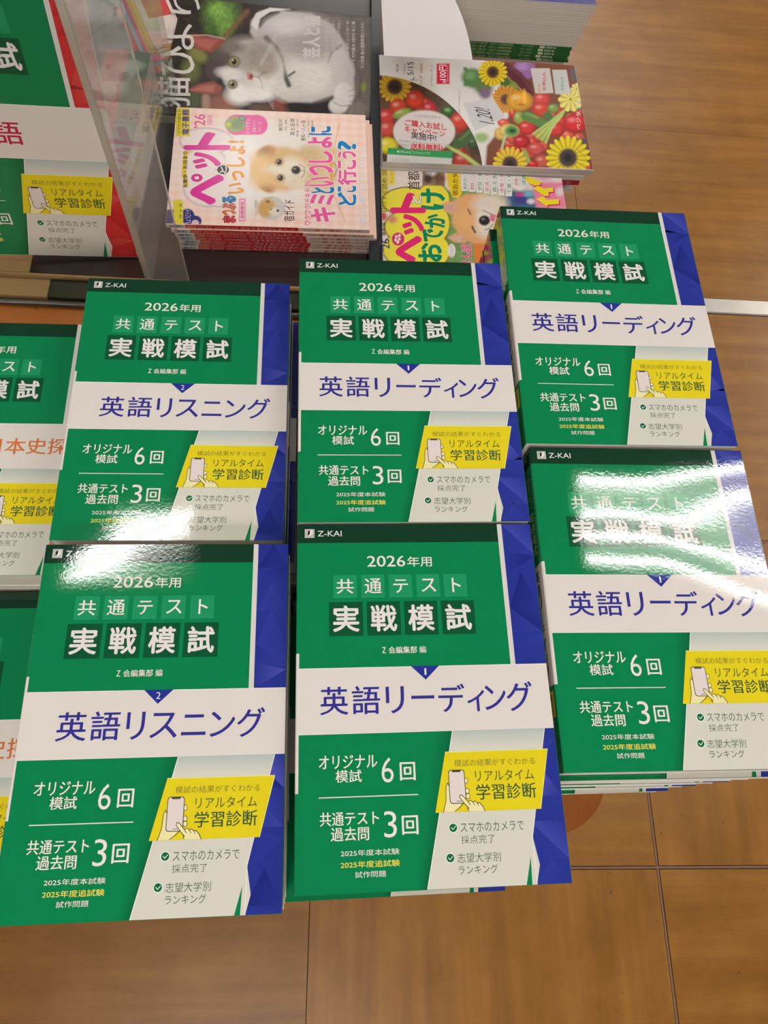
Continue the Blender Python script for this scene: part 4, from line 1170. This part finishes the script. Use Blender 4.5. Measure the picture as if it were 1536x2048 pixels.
def veg_art():
    A = Art()
    p = vg.picture(260, 360, (226, 220, 214))
    # dense vegetables filling the right half
    p.poly([(830, 60), (1480, 60), (1500, 900), (760, 900), (780, 640), (860, 540), (940, 420), (830, 330), (880, 240), (900, 120)], (120, 70, 48), 10)
    rs = random.Random(12)
    cols = [(198, 48, 42), (208, 60, 48), (90, 120, 50), (200, 84, 60), (150, 160, 70), (188, 40, 50), (220, 90, 70)]
    for i in range(46):
        x, y = rs.uniform(880, 1450), rs.uniform(330, 820)
        p.ball(x, y, rs.uniform(26, 46), cols[rs.randrange(len(cols))], rs.uniform(24, 40), rs.uniform(0, 90))
    p.blob(690, 190, 80, 66, (84, 126, 72), .2, 20); p.blob(670, 170, 34, 26, (120, 160, 100), .5); p.blob(760, 250, 60, 50, (96, 116, 66), .3); p.blob(770, 290, 40, 40, (120, 96, 116), .4)
    p.blob(640, 130, 20, 12, (84, 126, 72), .4, 40); p.blob(650, 220, 30, 14, (84, 126, 72), .4, -40)
    p.blob(1030, 130, 74, 66, (150, 104, 160), .12); p.blob(1020, 110, 34, 24, (176, 134, 184), .5)
    for k in range(5): p.line([(985, 80+k*22), (1075, 110+k*20)], 2.5, (120, 78, 132), .5, 3)
    p.poly([(846, 88), (930, 92), (1010, 150), (1070, 220), (1092, 306), (1040, 290), (960, 210), (880, 130)], (92, 44, 50), 5)
    p.line([(875, 130), (950, 215), (1050, 300)], 7, (196, 160, 90), .9, 3); p.line([(930, 110), (1010, 170), (1070, 260)], 12, (128, 72, 78), .6, 8)
    p.blob(930, 250, 56, 44, (132, 146, 60), .2); p.blob(900, 215, 40, 30, (70, 106, 56), .3)
    p.flower(820, 148, 98, (240, 206, 36), (92, 62, 40), 40)
    p.flower(905, 330, 96, (224, 150, 50), (110, 74, 60), 36)
    p.ball(1002, 340, 88, (232, 164, 40), 68); p.line([(985, 330), (960, 350), (975, 375)], 5, (150, 150, 50), .9, 3); p.blob(1010, 365, 30, 10, (176, 110, 30), .5); p.blob(1030, 310, 12, 40, (244, 190, 70), .5)
    for (x, y, r, c, ry) in ((1150, 330, 56, (206, 70, 58), 50), (1145, 400, 62, (204, 60, 40), 54), (1050, 520, 58, (206, 52, 48), 46), (1012, 612, 52, (190, 36, 44), 42), (1110, 662, 56, (206, 84, 76), 44),
                             (935, 680, 50, (200, 60, 52), 40), (1372, 490, 82, (206, 44, 42), 66), (1240, 530, 66, (204, 56, 50), 48), (1150, 745, 54, (196, 90, 76), 46), (1090, 765, 34, (206, 44, 40), 26), (1225, 390, 40, (120, 146, 70), 30), (880, 560, 50, (222, 180, 90), 44), (930, 540, 70, (232, 200, 110), 44)):
        p.ball(x, y, r, c, ry)
    p.line([(1040, 440), (1110, 470), (1190, 510)], 62, (86, 122, 54), 1, 5); p.line([(1045, 425), (1120, 452)], 12, (150, 176, 100), .6, 7); p.blob(1190, 440, 40, 26, (70, 110, 56), .3, 20)
    p.line([(1030, 680), (1055, 740)], 34, (150, 166, 84), 1, 4)
    for k in range(7): p.line([(1300-k*3, 400+k*6), (1215, 470+k*8), (1090+k*14, 560+k*10)], 13, (150, 180, 80) if k % 2 else (190, 206, 120), .95, 4)
    p.flower(1340, 330, 84, (240, 224, 120), (232, 210, 90), 18, 10); p.flower(1380, 260, 40, (240, 226, 130), (230, 206, 90), 10, 8)
    p.poly([(1250, 590), (1440, 590), (1450, 660), (1330, 640)], (84, 78, 82), 10)
    p.poly([(1330, 120), (1390, 130), (1400, 220), (1345, 200)], (96, 88, 92), 8)
    p.flower(1322, 720, 150, (240, 216, 40), (74, 60, 60), 62, 20)
    p.flower(935, 760, 116, (240, 200, 60), (84, 62, 56), 52, 18)
    p.line([(880, 660), (900, 580), (930, 520)], 16, (170, 196, 150), 1, 3); p.blob(945, 540, 46, 36, (84, 136, 74), .3); p.blob(950, 540, 22, 14, (40, 80, 44), .4)
    p.line([(1360, 640), (1440, 720)], 10, (150, 60, 60), .3, 8)
    p.blob(745, 585, 46, 32, (150, 180, 110), .4)
    # cards
    p.poly([(618, 352), (822, 322), (904, 450), (702, 540)], (206, 202, 202), 2)
    p.poly([(1072, 122), (1200, 122), (1226, 288), (1104, 290)], (206, 198, 194), 2); p.poly([(1216, 132), (1312, 132), (1340, 292), (1238, 296)], (200, 200, 196), 2)
    p.rect(445, 90, 532, 228, (206, 34, 66), 5)
    vg.add_picture(A, p)
    R = lambda *a, **k: vg.rtext(A, *a, **k)
    R('100円', 462, 510, 100, 200, (240, 226, 226), .03, outline=None); R('送料', 485, 508, 202, 222, (240, 226, 226), .01); R('(税込)からお届け', 512, 524, 104, 214, (236, 200, 206), 0)
    R('5/15', 250, 290, 80, 168, (84, 78, 80), .01); R('お申込み', 222, 240, 90, 160, (150, 142, 140), 0); R('ギフト', 262, 320, 180, 300, (110, 100, 104), 0); R('カタログ 2025', 330, 352, 90, 300, (190, 130, 120), .02)
    R('春夏', 175, 190, 90, 150, (150, 140, 140), 0); R('旬の味をそのままお届けします', 590, 602, 262, 440, (120, 114, 112), 0)
    R('特集を見る', 405, 418, 100, 240, (170, 162, 160), 0)
    R('お申込み', 1150, 1174, 150, 270, (206, 70, 70), .02); R('受付中', 1122, 1140, 230, 282, (226, 150, 90), .02); R('カタログ', 1272, 1296, 180, 270, (60, 140, 120), .01)
    R('ベジタブル', 1376, 1406, 330, 530, (226, 218, 214), .01)
    def m2(a, b):
        x = 760+b*-76+a*20+36; y = 500-a*105-b*12
        return vg.to_page(834-b*105+a*-36, 498-a*100+b*-20)
    A.text('1.20!', 0, 0, 0, 0, (70, 66, 70), 4, .0, m2)
    return A


vg_cover = mag_cover('cover_vegetable', veg_art(), VW, VH, VT, [(0, VH, (204, 196, 192), (206, 190, 190))], None, M_PHOTO)
vp = Art(); vp.rect(.8, .1, VW-.1, VH-.1, (220, 214, 208), 1)
vg_plain = mag_cover('cover_vegetable_lower', vp, VW, VH, VT, [(0, VH, (222, 216, 212), (220, 214, 208))], None, M_PHOTO)
vr = Art(); vr.rect(.8, .1, VW-.1, VH-.1, (176, 40, 56), 1)
vg_red = mag_cover('cover_crimson', vr, VW, VH, VT, [(0, VH, (172, 40, 58), (176, 40, 56))], [('旅と食の本', 240, 285, 2, 7, (220, 150, 150), 0, 'run')])
vg_pages = pages_mesh('pages_vegetable', VW, VH, VT, .5, .25)
magazine('vegetable_catalogue', vg_cover, vg_pages, .2035, .9435, CAMZ-.766, 1.7, 'white catalogue covered with sunflowers, tomatoes and peppers, on top of its pile', 'catalogue', 'catalogues in the vegetable pile')
magazine('plain_catalogue', vg_plain, vg_pages, .1935, .9425, CAMZ-.7755, 1.7, 'pale catalogue directly under the vegetable catalogue, only its white edge showing', 'catalogue', 'catalogues in the vegetable pile')
magazine('crimson_booklet', vg_red, vg_pages, .1905, .9435, CAMZ-.785, 1.7, 'crimson spined booklet under the vegetable catalogues at their right end', 'catalogue', 'catalogues in the vegetable pile')
o = magazine('plain_catalogue', vg_plain, vg_pages, .1850, .9465, CAMZ-.7945, 1.7, 'lowest catalogue of the vegetable pile, resting near the table top', 'catalogue', 'catalogues in the vegetable pile')
o.location.z = TABZ; o.scale.z = .6


# ---- quarter-round slips
def quarter_slip(name, corner, ru, rv, z, paint, label, mirror=False, nseg=40):
    """quarter-round paper slip: polar grid so the round edge is a true curve"""
    cx, cy = corner; yaw = math.radians(1.9)
    R_ = np.linspace(0.0, 1, 90); T_ = np.linspace(0, math.pi/2, 110)
    RR, TT = np.meshgrid(R_, T_, indexing='ij')
    lx = ru*RR*np.cos(TT); ly = rv*RR*np.sin(TT)
    wx = cx+lx*math.cos(yaw)-ly*math.sin(yaw); wy = cy+lx*math.sin(yaw)+ly*math.cos(yaw)
    P = np.stack([wx, wy, np.full_like(wx, z)], -1)
    px, py = px_of(P)
    p = Pic((px-740)*3.339, (py-100)*3.339, (214, 206, 204))
    paint(p)
    n1, n2 = RR.shape
    vt = np.stack([lx, ly, np.full_like(lx, .0006)], -1).reshape(-1, 3).tolist()
    idx = np.arange(n1*n2).reshape(n1, n2)
    q = np.stack([idx[:-1, :-1], idx[1:, :-1], idx[1:, 1:], idx[:-1, 1:]], -1).reshape(-1, 4)
    f = [tuple(r) for r in q.tolist()]; c = p.C.reshape(-1, 3)[q.ravel()].tolist()
    # underside and rim
    n = len(vt)
    ring = [(ru*math.cos(t), ru*0+rv*math.sin(t)) for t in T_]+[(0, 0)]
    vt += [(a, b, 0) for a, b in ring]+[(a, b, .0006) for a, b in ring]
    m = len(ring)
    f.append(tuple(range(n+m-1, n-1, -1))); c += [tuple(lin((220, 214, 210)))]*m
    for i in range(m):
        j = (i+1) % m
        f.append((n+i, n+j, n+m+j, n+m+i)); c += [tuple(lin((226, 220, 216)))]*4
    me = make_mesh(name, vt, f, c, M_PHOTO)
    o = link(name, me); o.location = (cx, cy, z+CAMZ-.0006); o.rotation_euler = (0, 0, yaw)
    tag(o, label, 'leaflet')
    return o


def paint_slip(p):
    p.put(np.ones(p.X.shape), (84, 62, 44)); p.noise(50, 40, .4)
    rs = random.Random(5)
    for i in range(16):
        p.ball(rs.uniform(80, 700), rs.uniform(260, 800), rs.uniform(30, 50), [(178, 50, 38), (120, 70, 46), (96, 110, 50), (190, 70, 50)][rs.randrange(4)])
    p.flower(165, 245, 110, (206, 160, 40), (66, 44, 34), 52)
    for (x, y, r, c) in ((304, 332, 62, (190, 56, 36)), (190, 385, 60, (176, 60, 38)), (112, 450, 56, (190, 56, 52)), (118, 530, 60, (184, 70, 56)), (400, 395, 50, (178, 40, 54)), (600, 480, 64, (196, 60, 40)), (690, 620, 40, (60, 80, 50)), (620, 740, 60, (180, 60, 46))): p.ball(x, y, r, c)
    p.ball(215, 425, 66, (138, 150, 70), 30, -20); p.ball(120, 640, 70, (214, 196, 50), 56); p.ball(520, 410, 42, (48, 96, 44), 34); p.blob(520, 400, 16, 12, (120, 160, 90), .4)
    p.line([(590, 630), (700, 540)], 70, (62, 92, 50), 1, 6); p.line([(600, 600), (690, 525)], 10, (120, 146, 90), .6, 6)
    for k in range(5): p.line([(480+k*16, 620+k*10), (620+k*8, 700+k*4), (740+k*6, 800)], 16, (150, 172, 80) if k % 2 else (182, 198, 116), .95, 4)
    p.blob(362, 545, 210, 145, (150, 140, 120), .02); p.blob(362, 545, 204, 140, (216, 206, 202), .02)
    p.poly([(118, 652), (552, 676), (548, 730), (116, 700)], (52, 142, 80), 2); p.poly([(116, 696), (548, 724), (540, 800), (110, 780)], (208, 202, 198), 2)


SZ = -.7555
c0 = world_at(764, 324, SZ)
slip = quarter_slip('campaign_slip', (float(c0[0])+.001, float(c0[1])+.001), .1385, .168, SZ, paint_slip, 'round-cut campaign slip with white oval badge on the vegetable catalogue')
# lettering on the slip as a child print
As = Art()
sl = Page(float(c0[0]), float(c0[1]), SZ, -88.1, 0, 0, 3.339, 740, 100)
RD = (206, 60, 72)
sl.htext(As, 'このカタログから', 295, 470, 428, 448, (120, 110, 108), 0, 3, 14)
sl.htext(As, 'ご購入お試し', 234, 512, 462, 506, RD, .02, 3, 34); sl.htext(As, 'キャンペーン', 232, 500, 508, 550, RD, .02, 3, 34)
sl.htext(As, '実施中!', 275, 442, 545, 592, (84, 70, 72), .02, 3, 20); sl.htext(As, '今なら', 204, 262, 622, 642, (120, 110, 108), .01, 3, 8)
sl.htext(As, '送料無料!', 270, 482, 622, 664, (204, 50, 66), .03, 3, 12); sl.htext(As, '期間中のご注文で', 190, 520, 600, 612, (150, 140, 138), 0, 3, 30)
sl.htext(As, '●お申込みはこちらからどうぞ', 180, 400, 668, 688, (206, 226, 206), 0, 3, 14); sl.htext(As, 'ログインして見る', 150, 260, 724, 744, (150, 146, 142), 0, 3, 4)
v2, f2, c2 = As.mesh('a', None, 0, 0, .0007)
ca = math.radians(-88.1+90-1.9)
me = make_mesh('slip_lettering', v2, f2, flat_cols(c2), M_PHOTO)
o = link('lettering', me, slip)
o.location = (-.001, -.001, 0); o.rotation_euler = (0, 0, math.radians(90-88.1-1.9))

w0 = world_at(768, 111, -.692)
quarter_slip('blank_round_card', (float(w0[0]), float(w0[1])), .1215, .25, -.692, lambda p: p.noise(300, 200, .02), 'blank white round-cut card in front of the green-spined stack')
# what carries the blank card: a plain white catalogue pile
for k in range(5):
    me1 = boxes_mesh('white_leaflet_pad', [(-.038, .038, -.040, .040, 0, .0213)], M_WHITE, .0006)
    o = link('leaflet_pad', me1); o.location = (.1040, 1.105, TABZ+k*.02140)
    tag(o, 'plain white leaflet pad under the blank round card, %s from the table' % ('lowest', 'second', 'third', 'fourth', 'fifth')[k], 'leaflet pad', 'white leaflet pads under the blank card')

# ---- green-spined stack at the far right
bw, bh, bt = 182., 257., 5.0
bs = Art(); bs.rect(1, .2, bw-.2, bh-.2, GREEN, 1)
sg = [(0, bh, (26, 92, 46), GREEN)]
sp_rows = [('共通テスト実戦模試問題集', 128, 164, .9, 4.1, (160, 176, 130), .02, 'run'), ('共通テスト過去問題', 178, 196, 1.2, 3.8, (150, 176, 140), .0, 'run'), ('', 206, 214, .6, 4.4, (196, 204, 180), 0, 'block'), ('編集部 編', 216, 232, .8, 4.2, (200, 206, 186), .03, 'run'),
           ('国語と数学', 96, 124, .9, 4.1, (160, 176, 130), .02, 'run')]
bk_thin = mag_cover('cover_thin_green', bs, bw, bh, bt, sg, sp_rows)
bk_pages = pages_mesh('pages_thin_green', bw, bh, bt, .5, .25)
bx, by = .2225, 1.196
zz = TABZ
wb = pages_mesh('pages_white_book', bw, bh, 8.0, .0, .25)
wart = Art(); wart.rect(1, .2, bw-.2, bh-.2, (214, 208, 204), 1)
wcov = mag_cover('cover_white_book', wart, bw, bh, 8.0, [(0, bh, (208, 202, 198), (214, 208, 204))])
magazine('white_spined_book', wcov, wb, bx-.004, by, zz, .8, 'white spined book at the bottom of the far right stack', 'book', 'books in the far right stack'); zz += .0081
for k in range(5):
    magazine('thin_green_book', bk_thin, bk_pages, bx+(.002, -.001, .001, 0, .0015)[k], by, zz, .8, 'thin green-spined book in the far right stack, %s of five spines from below' % ('first', 'second', 'third', 'fourth', 'fifth')[k], 'book', 'books in the far right stack'); zz += .0051
# fore-edges towards the viewer: turned half round
bart = Art(); bart.rect(1, .2, bw-.2, bh-.2, (52, 50, 120), 1)
for k, t in enumerate((16.0, 17.0, 16.2, 16.6)):
    cvx = mag_cover('cover_blue_book', bart, bw, bh, t, [(0, bh, (52, 50, 120), (52, 50, 120))])
    pgx = pages_mesh('pages_blue_book', bw, bh, t, .0, .25)
    magazine('blue_covered_book', cvx, pgx, bx+(.006, .009, .012, .016)[k], by, zz, 181.2, 'book with page edges outward in the far right stack, %s above the green spines' % ('first', 'second', 'third', 'topmost')[k], 'book', 'books in the far right stack'); zz += t/1000+.0001

# ---- tray, boards, rail, divider
ty = empty('display_tray', (-.16, 1.0, CAMZ-.80))
L = lambda b: [(x0+.16, x1+.16, y0-1.0, y1-1.0, z0+.80, z1+.80) for x0, x1, y0, y1, z0, z1 in b]
link('upper_board', boxes_mesh('upper_board', L([(-.388, .0385, .637, 1.40, -.789, -.785)]), M_TRAY, .0006), ty)
link('lower_board', boxes_mesh('lower_board', L([(-.362, .0385, .604, 1.40, -.80, -.7892)]), M_TRAYG, .0006), ty)
tag(ty, 'dark lacquered display tray under the cat and pet travel magazines', 'tray')
bd = empty('wooden_board', (-.6, .8, CAMZ-.80))
L = lambda b: [(x0+.6, x1+.6, y0-.8, y1-.8, z0+.80, z1+.80) for x0, x1, y0, y1, z0, z1 in b]
link('upper_board', boxes_mesh('upper_board', L([(-.95, -.3885, .637, .95, -.789, -.785)]), M_TAN, .0006), bd)
link('lower_board', boxes_mesh('lower_board', L([(-.95, -.3625, .604, .95, -.80, -.7892)]), M_TAN, .0006), bd)
tag(bd, 'tan wooden board beside the dark tray at the left edge', 'board')
strip = link('shelf_lip', boxes_mesh('shelf_lip', [(-.95, .0385, .631, .6365, CAMZ-.789, CAMZ-.7835)], M_TAN, .001))
tag(strip, 'thin tan edging strip along the front of the tray and board', 'edging')
import bmesh
bm = bmesh.new()
bmesh.ops.create_cone(bm, cap_ends=True, segments=20, radius1=.0042, radius2=.0042, depth=.99)
bmesh.ops.rotate(bm, verts=bm.verts, cent=(0, 0, 0), matrix=Matrix.Rotation(math.pi/2, 3, 'Y'))
me = bpy.data.meshes.new('edge_rail'); bm.to_mesh(me); bm.free(); me.materials.append(M_RAIL)
for pl in me.polygons: pl.use_smooth = True
rail = link('edge_rail', me); rail.location = (-.456, .599, CAMZ-.7955)
tag(rail, 'dark metal rail along the front of the tray above the orange table', 'rail')
dv = link('rack_divider', boxes_mesh('rack_divider', [(.0405, .0545, .66, 1.40, TABZ, CAMZ-.760)], M_BLACK, .0012))
tag(dv, 'black rack divider between cat magazine and vegetable catalogue', 'divider')

# ---- standing enlarged cover of the Japanese exam book, behind
PS = 1.369
pa = exam_art([('国', 64, 125, 84, 144.4), ('語', 93, 125, 113.6, 144.6)], (0, 0, 0, 0), '', RED, (186, 30, 66), 21)
pv, pf, pc = pa.mesh('a', None, 0, 0, 0)
pv = [(x*PS-CW/1000*PS, y*PS+CH/1000*PS, z) for x, y, z in pv]
n = len(pv)
bwid, bhei, bth = CW*PS/1000, CH*PS/1000, .005
bxs = [(-bwid, 0, -bth), (0, 0, -bth), (0, bhei, -bth), (-bwid, bhei, -bth), (-bwid, 0, 0), (0, 0, 0), (0, bhei, 0), (-bwid, bhei, 0)]
pv += bxs
bf = [(0, 3, 2, 1), (4, 5, 6, 7), (0, 1, 5, 4), (1, 2, 6, 5), (2, 3, 7, 6), (3, 0, 4, 7)]
pf = list(pf)+[tuple(n+i for i in q) for q in bf]; pc = flat_cols(pc)+[tuple(lin((214, 208, 202)))]*24
me = make_mesh('cover_poster', pv, pf, pc, print_mat('poster_print', .3, .02))
po = link('cover_poster', me)
ax = Vector((.9938, .0886, -.0675)); up = Vector((.0562, .1236, .9907))
ax = Vector((.9945, .0886, -.0560)).normalized(); up = (up-ax*up.dot(ax)).normalized(); nn = ax.cross(up)
M4 = Matrix.Identity(4)
for r in range(3): M4[r][0] = ax[r]; M4[r][1] = up[r]; M4[r][2] = nn[r]
M4[0][3], M4[1][3], M4[2][3] = -.2903+ax[0]*.0329, .6655+ax[1]*.0329, CAMZ-.783
po.matrix_world = M4
tag(po, 'large standing cover board, green and red with a crimson title, at top left', 'poster')

# ---- clear acrylic holder
ah = empty('acrylic_holder', (-.237, .66, CAMZ-.785))
zt = .40
link('side_plate', boxes_mesh('side_plate', [(-.0052, .0025, -.0245, .30, .0005, zt)], M_ACR), ah)
link('front_plate', boxes_mesh('front_plate', [(.0027, .0480, -.0285, -.0258, .0005, zt)], M_ACR), ah)
e = link('polished_edge', boxes_mesh('polished_edge', [(-.0055, .0026, -.0290, -.0248, .0005, zt)], M_ACRE, .0006), ah); e['label'] = 'thick polished front edge'
e = link('thin_edge', boxes_mesh('thin_edge', [(.0481, .0492, -.0287, -.0256, .0005, zt)], M_ACRE), ah); e['label'] = 'thin bright side edge'
tag(ah, 'tall clear acrylic holder standing between the cover board and pink magazines', 'holder')

# ---- fanned booklets left of the cat magazine
fan = [((205, 60, 64), (307, 155)), ((150, 170, 190), (309, 134)), ((226, 70, 140), (315, 124)), ((232, 170, 60), (313, 104)), ((222, 200, 60), (316, 92)), ((226, 206, 198), (322, 84))]
for k, (colr, tip) in enumerate(fan):
    z = -.7995+.0042*k+.0148
    T = world_at(*tip, z); Q = world_at(tip[0]-41, tip[1]-94, z)
    d = (Q-T)[:2]; yawf = math.atan2(d[1], d[0])
    a = Art(); a.rect(.8, .1, 49.9, 149.9, colr, 1)
    if k == 5: a.rect(10, 20, 45, 90, (196, 60, 60), 2)
    cvx = mag_cover('cover_booklet', a, 50., 150., 2.2, [(0, 150, colr, colr)], None, M_MATTE)
    pgx = pages_mesh('pages_booklet', 50., 150., 2.2, .3, .25)
    r = empty('slim_booklet', (0, 0, 0), 0)
    yw = yawf-math.pi/2
    # front-left corner of the booklet (spine side, foot) sits at T; local (-25, -75)
    cx_ = T[0]-(-.025*math.cos(yw)+.075*math.sin(yw)); cy_ = T[1]-(-.025*math.sin(yw)-.075*math.cos(yw))
    r.location = (cx_-.012, cy_, CAMZ-.785+.0023*k if k < 6 else 0); r.rotation_euler = (0, 0, yw)
    link('cover', cvx, r); link('page_block', pgx, r)
    cn = ('red', 'pale blue', 'magenta', 'orange', 'yellow', 'cream and red')[k]
    tag(r, '%s slim booklet fanned at the left end of the cat magazine pile' % cn, 'booklet', None)

# ---- books behind the acrylic (their colour shows through it)
for k in range(4):
    a = Art(); a.rect(.8, .1, 59.9, 189.9, (188, 52, 50) if k == 3 else GREEN, 1)
    if k == 3:
        a.rect(32, .2, 59.8, 189.8, (20, 112, 70), 2); a.text('国語', 8, 60, 26, 96, (222, 150, 150), 3, .02)
    cvx = mag_cover('cover_study_book', a, 60., 190., 18., [(0, 190, (20, 112, 70), GREEN)], None, M_GLOSS)
    pgx = pages_mesh('pages_study_book', 60., 190., 18., .4, .25)
    r = empty('slim_study_book', (-.291, .86, TRAYZ+.0182*k), math.radians(-1))
    link('cover', cvx, r); link('page_block', pgx, r)
    tag(r, 'green and red study book seen through the clear holder, %s of its pile' % ('lowest', 'second', 'third', 'topmost')[k], 'book', 'study books seen through the clear holder')


# ------------------------------------------------------------------ ceiling lamps (out of frame, they light the shop and mirror in the covers)
def lamp(x0, x1, ys, label):
    cx = (x0+x1)/2; cy = sum(ys)/len(ys)
    r = empty('ceiling_lamp', (cx, cy, 2.70))
    hy = (max(ys)-min(ys))/2+.06
    link('housing', boxes_mesh('housing', [(x0-cx-.03, x1-cx+.03, -hy, hy, .03, .09)], M_LAMPW, .004), r)
    for y in ys:
        bm = bmesh.new()
        bmesh.ops.create_cone(bm, cap_ends=True, segments=12, radius1=.016, radius2=.016, depth=x1-x0)
        bmesh.ops.rotate(bm, verts=bm.verts, cent=(0, 0, 0), matrix=Matrix.Rotation(math.pi/2, 3, 'Y'))
        me = bpy.data.meshes.new('tube'); bm.to_mesh(me); bm.free(); me.materials.append(M_TUBE)
        o = link('tube', me, r); o.location = (0, y-cy, 0)
    tag(r, label, 'lamp', 'ceiling lamps')


lamp(.93, 2.13, (.79, .925, 1.06, 1.195), 'four-tube ceiling lamp mirrored in the front right book')
lamp(-.84, -.50, (.855, .915), 'two-tube ceiling lamp mirrored between the left books')
lamp(-.66, -.40, (3.15,), 'short ceiling lamp mirrored in the pink magazine')
lamp(-.9, .3, (-1.0, -.88), 'ceiling lamp over the aisle behind the viewer')
lamp(1.75, 2.4, (4.9, 5.1), 'far ceiling lamp mirrored in the floor')


def area(name, loc, sx, sy, power, label):
    """soft fill light added outside the frame to brighten the scene"""
    l = bpy.data.lights.new(name, 'AREA'); l.shape = 'RECTANGLE'; l.size = sx; l.size_y = sy
    l.energy = power; l.color = (1.0, .95, .89)
    o = bpy.data.objects.new(name, l); COL.objects.link(o); o.location = loc


area('fill_light', (-.4, -2.6, 2.68), 2.4, .9, 130, '')  # added fill lights, set where the glossy covers do not mirror them
area('fill_light', (-3.0, 1.4, 2.68), .9, 2.4, 75, '')
area('fill_light', (3.6, 2.6, 2.68), .9, 2.4, 90, '')
area('fill_light', (.6, 5.6, 2.68), 2.4, .9, 150, '')
